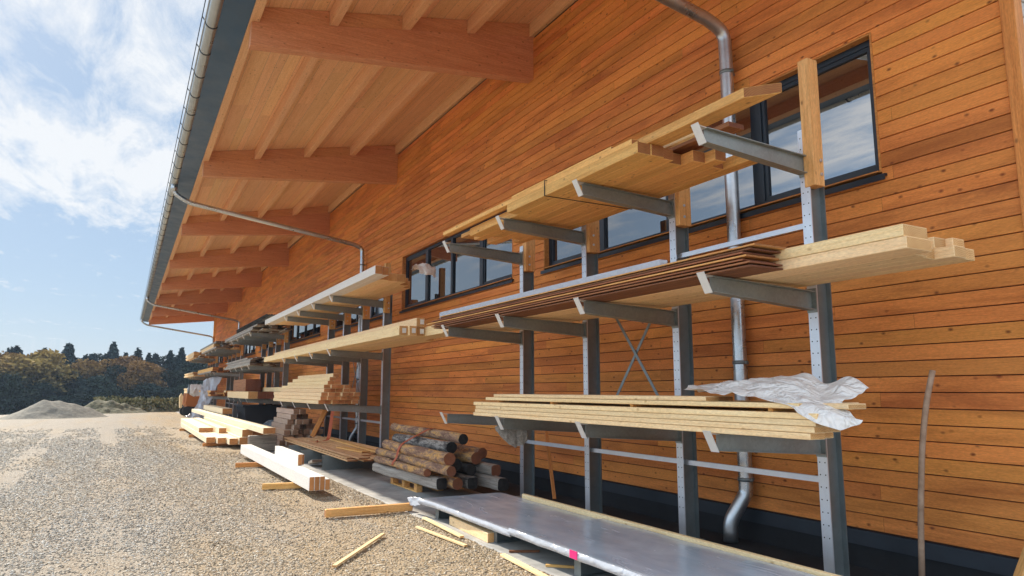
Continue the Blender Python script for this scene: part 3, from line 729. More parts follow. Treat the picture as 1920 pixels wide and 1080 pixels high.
lumber('plank', 'plank', 'brown plank beside the window on the near rack, top arms', 4.35, 6.8, -4.62, 3.965, 0.2, 0.05, 'brown')
lumber('batten', 'batten', 'pale batten end poking out between the golden beams', 4.70, 6.4, -4.36, 3.962, 0.05, 0.04, 'pale')
lumber('batten', 'batten', 'second pale batten end poking out under the golden plank', 4.62, 6.4, -4.50, 3.962, 0.05, 0.03, 'pale')
def band(name, label, x, y0, y1, z0, z1, mat='rubber', w=0.016):
    bm = bmesh.new(); t = 0.003
    box(bm, x, x + w, y1 + 0.0, y1 + t, z0, z1); box(bm, x, x + w, y0 - t, y0, z0, z1); box(bm, x, x + w, y0 - t, y1 + t, z1, z1 + t); box(bm, x, x + w, y0 - t, y1 + t, z0 - t, z0)
    return tag(link(name, bm, mat), label, 'strap')
band('strapping_band', 'thin dark band tied round the golden beams', 6.55, -5.26, -4.018, 3.783, 3.962)
# near rack, middle arms
g2 = 'pale beams on the near rack'
stack('beam', 'beam', 'pale', "on near rack's middle arms", [
    (2.522, 0.085, [(2.66, 10.45, -4.42, 0.28), (2.76, 10.3, -4.70, 0.15), (2.80, 10.4, -4.85, 0.15), (2.74, 10.3, -5.00, 0.15), (2.70, 10.4, -5.15, 0.15)]),
    (2.607, 0.085, [(2.66, 10.40, -4.42, 0.28), (2.95, 10.3, -4.70, 0.15), (2.84, 10.4, -4.85, 0.15), (2.80, 10.3, -5.00, 0.15), (2.76, 10.2, -5.15, 0.15)])], 'pale', g2)
for k in range(7):
    lumber('thin_board', 'board', f"thin red-brown board, {['lowest', 'second lowest', 'third lowest', 'middle', 'third highest', 'second highest', 'topmost'][k]} of its stack on the middle arms", 3.68 + rng.uniform(-0.05, 0.06), 9.95 + rng.uniform(-0.2, 0.25), -4.035 - rng.uniform(0, 0.02) - (0.04 if k > 4 else 0), 2.523 + k * 0.0275, 0.36, 0.013, 'gold' if k in (6, 3) else 'brown', 'thin red-brown boards on the near rack', bev=0.001)
    for yy in (-4.10, -4.24, -4.36):
        if k < 6: pass
def spacers():
    for k in range(6):
        for j, x in enumerate((3.9, 5.9, 7.8, 9.6)):
            pass
spacers()
def tee_rail():
    bm = bmesh.new(); box(bm, -2.6, 2.6, -0.10, 0.0, 0, 0.095, 0); bmesh.ops.bevel(bm, geom=list(bm.edges), offset=0.006, segments=2, affect='EDGES')
    for v in bm.verts: v.co.z += 0.004 * math.sin(v.co.x * 3)
    o = link('wrapped_rail', bm, 'film', loc=(7.5, -4.24, 2.706)); tag(o, 'long white film-wrapped rail lying on the red-brown boards', 'rail')
tee_rail()
# near rack, low arms
stack('plank', 'plank', 'pale', "on near rack's low arms", [
    (1.268 + 0.045 * l, 0.045, [(3.20 + 0.02 * (l == 1), 8.42, -4.05, 0.16)] + cols(3.26, 8.4, -4.21, 0.17, 1, 0.05) + cols(3.75, 8.4, -4.38, 0.18, 4, 0.25)) for l in range(4)], 'pale', 'pale planks on the near rack')
for k, x in enumerate((3.6, 5.2, 6.6, 7.85)):
    bm = bmesh.new(); box(bm, -0.02, 0.02, -0.45, 0.45, 0, 0.022); o = link('spacer_lath', bm, 'gold', loc=(x, -4.56, 1.449)); tag(o, f"short lath under the top planks of near rack's low arms, {ORD[k]} from the viewer" if k else "short lath under the top planks of near rack's low arms, nearest the viewer", 'lath', 'laths between planks')
stack('plank', 'plank', 'pale loose', "above the laths, near rack's low arms", [
    (1.472, 0.04, [(3.30, 8.15, -4.07, 0.18), (3.1, 8.0, -4.25, 0.2), (3.4, 8.0, -4.45, 0.2), (3.4, 8.0, -4.65, 0.2)]),
    (1.512, 0.04, [(4.2, 8.0, -4.10, 0.16), (4.3, 7.9, -4.27, 0.2)])], 'pale', 'loose planks on the near rack')
def gridsheet(name, ctrl, nu, nv, amp, freq, mat, label, cat, thick=0.002, seed=0, fold=1.0):
    """crumpled sheet through a control net (list of rows of points)"""
    H = len(ctrl); Wd = len(ctrl[0]); V = []; F = []
    def cr(p0, p1, p2, p3, t): return 0.5 * ((2 * p1) + (p2 - p0) * t + (2 * p0 - 5 * p1 + 4 * p2 - p3) * t * t + (3 * p1 - p0 - 3 * p2 + p3) * t ** 3)
    C = [[Vector(p) for p in row] for row in ctrl]
    def row(r, u):
        x = u * (Wd - 1); i = min(int(x), Wd - 2); t = x - i; q = C[r]
        return cr(q[max(i - 1, 0)], q[i], q[i + 1], q[min(i + 2, Wd - 1)], t)
    for a in range(nv + 1):
        v = a / nv * (H - 1); j = min(int(v), H - 2); t = v - j
        for b in range(nu + 1):
            u = b / nu
            p = cr(row(max(j - 1, 0), u), row(j, u), row(j + 1, u), row(min(j + 2, H - 1), u), t)
            q = Vector((p.x * freq + seed, p.y * freq * 1.5, p.z * freq))
            d = mnoise.noise_vector(q) * amp + mnoise.noise_vector(q * 2.7) * amp * 0.4
            rd = 1 - abs(mnoise.noise(q * 1.3 + Vector((5, 2, seed))) ) * 2
            d.z += fold * amp * max(0, rd) * 0.9
            V.append(tuple(p + d))
    for a in range(nv):
        for b in range(nu):
            i = a * (nu + 1) + b; F.append((i, i + 1, i + nu + 2, i + nu + 1))
    o = np_mesh(name, V, F, mat, smooth=True); tag(o, label, cat)
    md = o.modifiers.new('s', 'SOLIDIFY'); md.thickness = thick
    return o
gridsheet('plastic_sheet', [
    [(4.70, -4.30, 1.60), (4.12, -4.15, 1.57), (3.70, -4.08, 1.53), (3.38, -4.04, 1.47), (3.28, -4.03, 1.41), (3.14, -4.05, 1.35), (3.01, -4.09, 1.31)],
    [(4.76, -4.40, 1.61), (4.21, -4.30, 1.61), (3.79, -4.25, 1.59), (3.46, -4.20, 1.53), (3.24, -4.15, 1.48), (3.06, -4.15, 1.43), (2.92, -4.20, 1.38)],
    [(4.90, -4.60, 1.60), (4.34, -4.50, 1.65), (3.95, -4.50, 1.67), (3.65, -4.50, 1.63), (3.45, -4.45, 1.53), (3.34, -4.45, 1.51), (3.27, -4.45, 1.48)],
    [(5.04, -4.80, 1.58), (4.51, -4.80, 1.66), (4.20, -4.85, 1.68), (3.91, -4.90, 1.72), (3.72, -4.90, 1.65), (3.52, -4.90, 1.69), (3.35, -4.90, 1.58)]],
    160, 120, 0.016, 2.6, 'plastic', 'crumpled white plastic sheet thrown over the plank ends', 'plastic sheet', seed=2.0, fold=2.2)
gridsheet('cloth_scrap', [
    [(7.80, -4.03, 1.14), (7.78, -4.2, 1.15), (7.76, -4.45, 1.15)], [(7.80, -4.12, 1.02), (7.78, -4.25, 1.02), (7.76, -4.48, 1.04)], [(7.80, -4.26, 0.90), (7.78, -4.33, 0.88), (7.76, -4.44, 0.92)]],
    24, 24, 0.02, 9, 'ragcloth' if 'ragcloth' in M else 'grey', 'torn grey rag hanging from a low arm of the near rack', 'rag', seed=4)

# second rack
g = 'white-faced beams on the second rack'
stack('beam', 'beam', 'white', "on second rack's top arms", [(3.785, 0.165, [(12.72, 24.75, -4.00, 0.15), (12.74, 24.7, -4.15, 0.15), (13.35, 24.5, -4.30, 0.2, 'pale'), (13.45, 24.5, -4.50, 0.2, 'pale'), (13.5, 24.5, -4.70, 0.2, 'pale'), (13.9, 24.5, -4.90, 0.2, 'pale'), (14.2, 24.5, -5.10, 0.18, 'pale')])], 'white', g)
gridsheet('plastic_wrap', [[(13.0, -4.80, 3.98), (12.8, -4.82, 4.02), (12.62, -4.82, 3.95), (12.6, -4.84, 3.82)], [(13.1, -5.0, 3.99), (12.8, -5.02, 4.03), (12.6, -5.02, 3.97), (12.58, -5.04, 3.80)], [(13.2, -5.25, 3.96), (12.9, -5.26, 3.99), (12.7, -5.26, 3.94), (12.72, -5.26, 3.80)]], 24, 20, 0.04, 6, 'plastic', 'clear plastic wrap bulging from the white beam ends', 'plastic wrap', seed=8)
stack('beam', 'beam', 'pale glued', "on second rack's middle arms", [(2.525, 0.165, [(11.36, 24.7, -4.02, 0.16), (11.30, 24.7, -4.18, 0.14), (11.33, 24.7, -4.33, 0.16), (10.6, 24.4, -4.5, 0.2), (10.7, 24.4, -4.7, 0.2), (12.4, 24.4, -4.9, 0.2)]),
    (2.690, 0.15, [(11.33, 24.7, -4.33, 0.16)])], 'pale', 'pale beams on the second rack')
def paperlabel(x, y, z, w, h, k):
    bm = bmesh.new(); box(bm, x - 0.0015, x, y - w / 2, y + w / 2, z - h / 2, z + h / 2); tag(link('paper_label', bm, 'paper'), f"white paper label on a beam end, second rack, {ORD[k]}" + (' to the yard' if k == 0 else ' from the yard'), 'label')
M['paper'] = new_mat('paper', 0.7, 0, (0.72, 0.70, 0.64))[0]
for k, (x, y, z) in enumerate(((11.3, -4.10, 2.605), (11.24, -4.25, 2.605), (11.27, -4.41, 2.60), (11.27, -4.41, 2.765))): paperlabel(x, y, z, 0.07, 0.085, k)
lay = []
yf = [-4.02, -4.05, -4.06, -4.16, -4.18, -4.28, -4.30, -4.40]; xr = [16.9, 16.75, 16.75, 16.95, 16.95, 17.0, 16.95, 16.95]; xl = [22.6, 22.7, 22.9, 22.3, 22.2, 21.9, 21.3, 21.1]; nc = [6, 6, 6, 5, 4, 1, 1, 1]
for k in range(8): lay.append((1.268 + 0.092 * k, 0.092, [(xr[k] + rng.uniform(-0.05, 0.12), xl[k], yf[k] - 0.16 * i, 0.16) for i in range(nc[k])]))
for k in range(8): lay[k] = (lay[k][0], 0.092, [(a, b, y - 0.14 * 0, w) for a, b, y, w in lay[k][2]])
stack('beam', 'beam', 'short pale', "on second rack's low arms", lay, 'kvh', 'short pale beams on the second rack') if False else None
M['kvh'] = M['pale']; M['kvh_end'] = endgrain('cut_spruce_end_orange', (0.62, 0.27, 0.10), (0.42, 0.16, 0.05))
stack('beam', 'beam', 'short pale', "second rack's low arms", lay, 'kvh', 'short pale beams on the second rack')

# third rack: weathered boards and corrugated sheets
M['corr'] = noisy('corrugated_fibre_sheet', (0.05, 0.055, 0.055), (0.16, 0.16, 0.15), 3, 0.7, 0.2)
def corrugated(z, x0, x1, y0, y1, k):
    bm = bmesh.new(); n = 40; prev = None
    for i in range(n + 1):
        y = y0 + (y1 - y0) * i / n; zz = z + 0.03 * math.sin(i / n * 2 * math.pi * 7)
        cur = [bm.verts.new(p) for p in ((x0, y, zz), (x1, y, zz), (x0, y, zz + 0.008), (x1, y, zz + 0.008))]
        if prev:
            bm.faces.new([prev[0], prev[1], cur[1], cur[0]]); bm.faces.new([prev[2], prev[3], cur[3], cur[2]]); bm.faces.new([prev[0], prev[2], cur[2], cur[0]]); bm.faces.new([prev[1], prev[3], cur[3], cur[1]])
        prev = cur
    tag(link('corrugated_sheet', bm, 'corr'), f"dark corrugated sheet over the grey boards of the third rack, {['lowest', 'middle', 'topmost'][k]}", 'corrugated sheet', 'corrugated sheets on the third rack')
def messy(place, n_, x0, x1, y0, y1, z0, nl, wr, hr, mats, seed, adj, cat='board', tilt=0.0, xs=1.5, grp=None):
    r = random.Random(seed); z = z0
    for l in range(nl):
        h = r.uniform(*hr); y = y0 - r.uniform(0, 0.05); c = 0
        while y > y1 and c < n_:
            w = r.uniform(*wr); m = r.choice(mats)
            ln = 'bottom' if l == 0 else 'top' if l == nl - 1 else ['', 'second lowest', 'third lowest', 'fourth lowest', 'fifth lowest'][l]
            pos = (ORD[c] + (' from' if c else ' to'))
            lumber('board', cat, f"{adj} {cat}, {pos} the yard, {ln} layer, {place}", x0 + r.uniform(0, xs), x1 - r.uniform(0, xs), y - 0.003, z + 0.002, w - 0.006, h - 0.004, m, grp or f"boards, {place}", rz=r.uniform(-0.003, 0.003), bev=0)
            y -= w + r.uniform(0, 0.015); c += 1
        z += h
messy("third rack's top arms", 5, 26.6, 36.6, -4.02, -5.2, 3.785, 4, (0.2, 0.28), (0.045, 0.07), ['grey'], 21, 'weathered grey', xs=2.0)
for k in range(3): corrugated(4.10 + 0.06 * k + 0.0, 24.6 + 0.5 * k, 33.5, -4.15, -5.3, k)
messy("third rack's middle arms", 5, 27.4, 36.0, -4.02, -5.2, 2.525, 5, (0.2, 0.26), (0.05, 0.08), ['grey'], 22, 'weathered grey', xs=2.5)
stack('beam', 'beam', 'pale thick', "on third rack's low arms", [(1.268, 0.27, [(27.95, 34.1, -4.05, 0.34), (27.9, 34, -4.39, 0.3, 'brown'), (27.95, 34, -4.69, 0.28, 'brown'), (28.0, 34, -4.97, 0.3, 'brown')])], 'pale', 'thick beams on the third rack')
lumber('beam', 'beam', 'pale beam lying across the back of the low arms, third rack', 25.3, 34.0, -5.0, 1.54, 0.2, 0.16, 'pale')
lumber('crate_board', 'board', 'dark brown board pile on the thick pale beam, third rack', 30.5, 34.2, -4.3, 1.543, 0.6, 0.5, 'brown')
# fourth and fifth racks
messy("fourth rack's top arms", 4, 39.5, 49.0, -4.0, -5.2, 3.785, 4, (0.26, 0.34), (0.08, 0.11), ['pale', 'grey', 'grey'], 31, 'sawn')
messy("fourth rack's middle arms", 4, 40.0, 50.0, -3.95, -5.2, 2.525, 3, (0.26, 0.34), (0.08, 0.12), ['grey', 'gold'], 32, 'sawn')
messy("fourth rack's low arms", 4, 39.8, 48.0, -3.95, -5.2, 1.265, 3, (0.26, 0.34), (0.09, 0.12), ['pale', 'gold'], 33, 'sawn')
messy("farthest rack's top arms", 4, 51.5, 60.0, -3.9, -5.2, 3.785, 4, (0.28, 0.36), (0.08, 0.12), ['pale', 'pale', 'grey'], 41, 'sawn')
messy("farthest rack's middle arms", 4, 51.0, 60.0, -3.9, -5.2, 2.525, 3, (0.28, 0.36), (0.08, 0.12), ['pale', 'gold'], 42, 'sawn')
messy("farthest rack's low arms", 4, 51.0, 60.0, -3.9, -5.2, 1.265, 4, (0.28, 0.36), (0.1, 0.13), ['pale'], 43, 'sawn')

# ------------------------------------------------------------------ things on the floor
def panels():
    sec = [(6.33, 8.72, 0.215), (2.0, 6.36, 0.235)]
    for k, (x0, x1, z) in enumerate(sec):
        V = []; F = []; nx, ny = 60, 24
        for i in range(nx + 1):
            for j in range(ny + 1):
                x = x0 + (x1 - x0) * i / nx; y = -3.46 - 1.14 * j / ny + (0.10 * max(0, (x - 8.3)) if j == 0 else 0)
                V.append((x, y, z + 0.006 * mnoise.noise(Vector((x * 1.4, y * 2.5, k))) + 0.003 * mnoise.noise(Vector((x * 6, y * 5, k)))))
        for i in range(nx):
            for j in range(ny): a = i * (ny + 1) + j; F.append((a, a + ny + 1, a + ny + 2, a + 1))
        t = thing('metal_platform', ['film-wrapped grey panel by the log pile, farther of the two', 'film-wrapped grey panel with a pink sticker, nearer of the two'][k], 'panel', ((x0 + x1) / 2, -4.03, z - 0.05), 0, 'film-wrapped panels on the slab')
        inv = Matrix.Translation((-(x0 + x1) / 2, 4.03, -(z - 0.05)))
        o = np_mesh('top_sheet', V, F, 'panel', smooth=True); o.parent = t; o.matrix_parent_inverse = inv
        # film along the front edge, slightly wavy
        V = []; F = []; n = 80; e = 6
        for i in range(n + 1):
            x = x0 + (x1 - x0) * i / n
            yy = -3.46 + (0.10 * max(0, (x - 8.3)))
            for j in range(e + 1):
                q = j / e
                V.append((x, yy + 0.004 + 0.014 * math.sin(q * 3.1) + 0.005 * mnoise.noise(Vector((x * 7, q * 2, k))), z + 0.004 - 0.065 * q + 0.004 * mnoise.noise(Vector((x * 3, q, 5)))))
        for i in range(n):
            for j in range(e): a = i * (e + 1) + j; F.append((a, a + 1, a + e + 2, a + e + 1))
        o = np_mesh('edge_film', V, F, 'film', smooth=True); o.parent = t; o.matrix_parent_inverse = inv
        bm = bmesh.new(); box(bm, x0 + 0.005, x1 - 0.005, -4.59, -3.47, z - 0.06, z - 0.012); o = link('panel_core', bm, 'galv'); o.parent = t; o.matrix_parent_inverse = inv
        if k == 1:
            bm = bmesh.new(); box(bm, 5.13, 5.24, -3.444, -3.436, z - 0.052, z + 0.012); o = link('sticker', bm, 'pink'); o.parent = t; o.matrix_parent_inverse = inv
    # loose corner of film at the far end
    gridsheet('film_flap', [[(8.70, -3.44, 0.215), (8.95, -3.42, 0.20), (9.1, -3.40, 0.17)], [(8.70, -3.43, 0.12), (8.85, -3.41, 0.10), (9.0, -3.40, 0.08)]], 16, 8, 0.012, 8, 'film', 'loose corner of film hanging off the far panel end', 'plastic film', seed=3)
panels()
for k, x in enumerate((8.42, 6.84, 5.28, 3.65)):
    bm = bmesh.new(); zt = 0.148 if x > 6.4 else 0.168
    box(bm, -0.05, 0.05, -0.15, 1.0, 0, 0.01); box(bm, -0.05, 0.05, -0.15, 1.0, zt - 0.01, zt); box(bm, -0.004, 0.004, -0.15, 1.0, 0.01, zt - 0.01); box(bm, -0.05, 0.05, 1.0, 1.006, 0, zt)
    tag(link('steel_bearer', bm, 'galv', loc=(x, -4.55, 0.001)), f"galvanised steel bearer under the wrapped panels, {['farthest', 'second farthest', 'third farthest', 'nearest'][k]}", 'steel bearer', 'steel bearers under the panels')
lumber('plank', 'plank', 'pale edge plank along the wall side of the wrapped panels', 3.2, 8.15, -4.615, 0.151, 0.05, 0.115, 'pale')
lumber('timber_block', 'timber', 'pale squared timber lying half under the wrapped panels', 6.86, 8.0, -3.50, 0.0, 0.1, 0.10, 'gold' if False else 'pale', rz=-0.05)
def stick(name, a, b, w, h, mat, label, cat='batten', z=0.0, lean=False):
    a = Vector(a); b = Vector(b); d = b - a; L_ = d.length; bm = bmesh.new(); box(bm, -L_ / 2, L_ / 2, -w / 2, w / 2, -h / 2, h / 2, 0, 1)
    o = link(name, bm, [mat, mat + '_end'], bevel=min(w, h) * 0.08)
    o.location = (a + b) / 2; o.rotation_euler = d.to_track_quat('X', 'Z').to_euler(); return tag(o, label, cat)
stick('lath', (6.61, -1.78, 0.012), (7.75, -2.62, 0.02), 0.045, 0.02, 'pale', 'split pale lath lying alone on the gravel', 'lath')
stick('lath', (7.20, -3.33, 0.018), (8.47, -3.39, 0.018), 0.05, 0.02, 'pale', 'pale lath along the slab edge, the one nearer the panels', 'lath')
stick('lath', (6.80, -3.19, 0.012), (7.98, -3.11, 0.012), 0.04, 0.02, 'pale', 'thin pale lath on the gravel just off the slab edge', 'lath')
stick('lath', (6.26, -3.33, 0.016), (5.0, -3.24, 0.016), 0.055, 0.022, 'pale', 'pale lath at the slab edge closest to the viewer', 'lath')
stick('lath', (6.37, -3.46, 0.012), (6.23, -3.73, 0.012), 0.03, 0.02, 'brown', 'short brown stick on the slab in front of the panels', 'stick')
stick('lath', (5.72, -3.49, 0.012), (5.52, -3.70, 0.012), 0.03, 0.02, 'gold', 'golden stick on the slab near the pink sticker', 'stick')
stick('beam', (9.18, -2.33, 0.052), (9.11, -3.47, 0.058), 0.09, 0.095, 'gold', 'loose golden beam lying crosswise on the gravel and slab', 'beam')
# white beam bundle on the gravel
rzF = -0.018
for i in range(4):
    lumber('beam', 'beam', f"white timber in the bundle on two bearers, {ORD[i]}{' to' if i == 0 else ' from'} the yard", 10.93, 18.1, -2.52 - 0.079 * i, 0.098, 0.077, 0.205 if i < 3 else 0.16, 'white', 'white timbers bundled on the gravel', rz=0.0)
lumber('beam', 'beam', 'short white board standing on edge on the white bundle', 12.62, 14.75, -2.70, 0.306, 0.075, 0.19, 'white')
lumber('beam', 'beam', 'second short white board on edge behind the first one', 12.72, 14.75, -2.78, 0.306, 0.05, 0.18, 'white')
stick('bearer', (15.85, -2.12, 0.046), (15.70, -3.0, 0.046), 0.1, 0.09, 'orange', 'brown bearer under the far part of the white bundle', 'timber')
stick('bearer', (12.20, -2.06, 0.046), (12.0, -3.0, 0.046), 0.1, 0.09, 'gold', 'golden bearer under the near end of the white bundle', 'timber')
# big beam stack on the gravel farther off
gE = 'big pale beams stacked on the gravel'
def eb(label, x0, x1, y0, z0, w, h, rz=0.0, mat='kvh'): lumber('beam', 'beam', label, x0, x1, y0, z0, w, h, mat, gE, rz=rz)
M['blond'] = wood('bright_planed_beam', (0.86, 0.74, 0.52), (0.76, 0.62, 0.40), knot=(0.5, 0.3, 0.15), var=0.04, knots=0.4); M['blond_end'] = M['white_end']
for (l, *a) in (
    ('big pale beam at the yard edge of the far stack, bottom layer', 22.0, 32.5, -2.12, 0.1, 0.24, 0.16),
    ('big pale beam, second from the yard, far stack, bottom layer', 21.6, 32.0, -2.38, 0.1, 0.22, 0.16),
    ('big pale beam, third from the yard, far stack, bottom layer', 21.0, 31.5, -2.62, 0.1, 0.22, 0.17),
    ('big pale beam, fourth from the yard, far stack, bottom layer', 20.9, 31.8, -2.86, 0.1, 0.30, 0.20),
    ('big pale beam, fifth from the yard, far stack, bottom layer', 20.8, 31.8, -3.18, 0.1, 0.30, 0.20),
    ('big pale beam, sixth from the yard, far stack, bottom layer', 21.0, 31.8, -3.50, 0.1, 0.30, 0.20),
    ('pale beam, nearest the yard, far stack, second layer', 24.6, 33.0, -2.14, 0.265, 0.42, 0.14),
    ('pale beam, second from the yard, far stack, second layer', 23.6, 32.8, -2.62, 0.275, 0.22, 0.16),
    ('pale beam with a knot, far stack, second layer, by the wall', 21.0, 32.0, -2.94, 0.305, 0.28, 0.20),
    ('pale beam hidden beside the wall, far stack, second layer', 21.2, 32.0, -3.24, 0.305, 0.30, 0.20)):
    eb(l, *a, mat='blond')
eb('long pale beam slanting across the top of the far stack', 18.5, 38.5, -3.02, 0.515, 0.30, 0.15, rz=0.006, mat='blond')
eb('pale beam under the long slanting beam of the far stack', 18.7, 30.0, -3.14, 0.36, 0.18, 0.14, rz=0.006, mat='kvh') if False else None
eb('short thick beam on top of the long slanting beam', 29.5, 37.0, -3.36, 0.668, 0.36, 0.22, mat='blond')
for k, (x, y) in enumerate(((22.2, -2.05), (26.5, -2.0), (30.9, -1.98))):
    stick('bearer', (x, y, 0.046), (x, y - 1.75, 0.046), 0.1, 0.09, 'orange', f"brown bearer under the far beam stack, {['nearest', 'middle', 'farthest'][k]}", 'timber')
stick('bearer', (19.6, -2.9, 0.22), (19.6, -3.6, 0.22), 0.24, 0.4, 'grey', 'grey block propping the end of the long slanting beam', 'timber')
# block pile
def blockpile():
    r = random.Random(9)
    for l, (n, z) in enumerate(((6, 0.08), (6, 0.22), (6, 0.36), (5, 0.50), (4, 0.64), (3, 0.78), (2, 0.92))):
        for i in range(n):
            x0 = 20.35 + r.uniform(-0.2, 0.3) + l * 0.04; y = -3.82 - i * 0.185 - l * 0.06 - r.uniform(0, 0.015)
            lumber('timber_block', 'timber', f"short reddish timber, {ORD[i]}{' to' if i == 0 else ' from'} the yard, {['bottom', 'second lowest', 'third lowest', 'fourth lowest', 'fifth lowest', 'sixth lowest', 'top'][l]} layer, block pile", x0, x0 + 2.2 + r.uniform(-0.3, 0.3), y, z, 0.17, 0.136, 'blockw', 'short timbers in the block pile', rz=r.uniform(-0.02, 0.02))
M['blockw'] = wood('pinkish_sawn_timber', (0.55, 0.40, 0.30), (0.42, 0.28, 0.19), var=0.15, knots=0.6); M['blockw_end'] = endgrain('pinkish_end', (0.38, 0.22, 0.13), (0.20, 0.10, 0.055))
blockpile()
for k in range(2): stick('bearer', (20.2 + 1.4 * k, -3.9, 0.04), (20.2 + 1.4 * k, -5.0, 0.04), 0.09, 0.075, 'grey', f"grey bearer under the block pile, {['nearer', 'farther'][k]} one", 'timber')
# rough plank pile on steel bearers
def rough():
    r = random.Random(12)
    for l in range(3):
        y = -3.72 - 0.03 * l; c = 0; z = 0.285 + 0.032 * l
        while y > -4.75:
            w = r.uniform(0.16, 0.24)
            lumber('plank', 'plank', f"rough larch plank, {ORD[c]}{' to' if c == 0 else ' from'} the yard, {['bottom', 'middle', 'top'][l]} layer, low pile", 12.75 + r.uniform(0, 0.5) + (c * 0.25 if l == 2 else 0), 18.9 + r.uniform(-0.5, 0.7), y, z, w, 0.028, 'rough', 'rough planks in the low pile', rz=r.uniform(-0.012, 0.012), bev=0.002)
            y -= w + 0.02; c += 1
M['rough'] = wood('rough_larch', (0.74, 0.47, 0.24), (0.54, 0.30, 0.13), var=0.18, knots=0.9); M['rough_end'] = endgrain('rough_end', (0.36, 0.14, 0.05), (0.16, 0.06, 0.02))
rough()
lumber('plank', 'plank', 'golden offcut plank lying askew on the low pile', 13.6, 15.0, -4.05, 0.385, 0.18, 0.03, 'gold', rz=0.10)
lumber('plank', 'plank', 'long golden plank on the wall side of the low pile', 12.9, 17.8, -4.42, 0.385, 0.12, 0.03, 'gold', rz=-0.03)
for k, (x, y0) in enumerate(((14.55, -3.60), (16.1, -3.50), (17.6, -3.55))):
    bm = bmesh.new(); box(bm, -0.07, 0.07, -0.75, 0.75, 0, 0.01); box(bm, -0.07, 0.07, -0.75, 0.75, 0.272, 0.282); box(bm, -0.005, 0.005, -0.75, 0.75, 0.01, 0.272); box(bm, -0.071, -0.062, -0.75, 0.75, 0, 0.282)
    tag(link('steel_bearer', bm, 'galv', loc=(x, y0 - 0.75, 0.001)), f"dark steel bearer under the low plank pile, {['nearest', 'middle', 'farthest'][k]}", 'steel bearer', 'steel bearers under the low pile')
stick('timber_block', (15.0, -3.6, 0.14), (15.6, -3.66, 0.05), 0.2, 0.06, 'grey', 'grey wedge-like board propped by the nearest steel bearer', 'board')
stick('leaning_beam', (18.5, -4.30, 0.42), (18.35, -4.66, 1.25), 0.12, 0.12, 'orange', 'orange beam leaning up from the low pile to an arm', 'beam')
def strap(name, pts, w, label, mat='red', cat='strap'):
    bm = bmesh.new(); pts = [Vector(p) for p in pts]; prev = None
    for i, p in enumerate(pts):
        d = (pts[min(i + 1, len(pts) - 1)] - pts[max(i - 1, 0)]).normalized(); s = Vector((1, 0, 0)) if (abs(d.x) < 0.9 and pts[0].z < 1.2) else Vector((0.5, 0.86, 0))
        s = (s - d * s.dot(d)).normalized() * w / 2
        cur = [bm.verts.new(p - s), bm.verts.new(p + s)]
        if prev: bm.faces.new([prev[0], prev[1], cur[1], cur[0]])
        prev = cur
    o = link(name, bm, mat); md = o.modifiers.new('s', 'SOLIDIFY'); md.thickness = 0.003; return tag(o, label, cat)
strap('tension_strap', fillet([(17.0, -4.42, 1.25), (17.0, -4.38, 0.85), (16.95, -4.32, 0.44), (16.8, -4.2, 0.415), (16.7, -4.02, 0.412), (16.9, -3.88, 0.41)], 0.1), 0.08, 'red tension strap hanging from an arm onto the low pile')
# logs
def log(label, a, b, r, mat, endmat='bark_end', seed=0, square=False, rb=None):
    a = Vector(a); b = Vector(b); d = b - a; L_ = d.length; n = 22; seg = 18; bm = bmesh.new(); rings = []
    for i in range(n + 1):
        t = i / n; x = -L_ / 2 + L_ * t; rr = (r * (1 - t) + (rb or r * 0.92) * t); ring = []
        oy = 0.02 * mnoise.noise(Vector((x * 0.8, seed, 0))); oz = 0.02 * mnoise.noise(Vector((x * 0.8, seed, 7)))
        for k in range(seg):
            an = 2 * math.pi * k / seg; cy, cz = math.cos(an), math.sin(an)
            q = rr
            if square: q = rr * min(1.22, 1.0 / max(abs(cy), abs(cz)))
            q *= 1 + 0.07 * mnoise.noise(Vector((x * 4, cy * 2 + seed, cz * 2))) + 0.04 * mnoise.noise(Vector((x * 11, cy * 5 + seed, cz * 5)))
            ring.append(bm.verts.new((x, oy + cy * q, oz + cz * q)))
        rings.append(ring)
    for A, B in zip(rings, rings[1:]):
        for k in range(seg): f = bm.faces.new([A[k], A[(k + 1) % seg], B[(k + 1) % seg], B[k]]); f.smooth = not square
    bm.faces.new(rings[0][::-1]).material_index = 1; bm.faces.new(rings[-1]).material_index = 1
    o = link('log', bm, [mat, endmat]); o.location = (a + b) / 2; o.rotation_euler = d.to_track_quat('X', 'Z').to_euler(); return tag(o, label, 'log', 'logs in the strapped pile')
GB = 'bark_grey'
log('grey squared timber at the yard edge, bottom of the log pile', (9.75, -4.17, 0.235), (12.45, -4.05, 0.235), 0.085, 'grey', 'charred', 1, True)
log('thin grey-brown log lying on the squared timber', (9.94, -4.02, 0.385), (12.3, -4.00, 0.39), 0.058, 'bark', seed=2)
log('short peeled log end at the bottom of the pile', (9.60, -4.36, 0.24), (12.2, -4.26, 0.24), 0.085, 'bark', seed=3)
log('knotty orange log, third from the bottom of the pile', (9.25, -4.10, 0.47), (12.6, -4.13, 0.49), 0.072, 'bark', seed=4)
log('thick log with a round red-brown end at mid height', (9.35, -4.12, 0.62), (12.3, -4.17, 0.64), 0.09, 'bark', seed=5)
log('charred grey-black log below the topmost log', (10.15, -4.50, 0.72), (12.3, -4.36, 0.74), 0.092, GB, 'charred', 6)
log('topmost pinkish log of the pile', (9.95, -4.60, 0.86), (13.3, -4.66, 0.88), 0.082, 'bark', 'charred', 7)
log('short log with a red end behind the thick one', (9.92, -4.82, 0.56), (12.2, -4.75, 0.56), 0.095, 'bark', seed=8)
log('log end nearest the wall at the same height as the red one', (10.05, -4.98, 0.62), (12.3, -4.9, 0.62), 0.085, 'bark', seed=9)
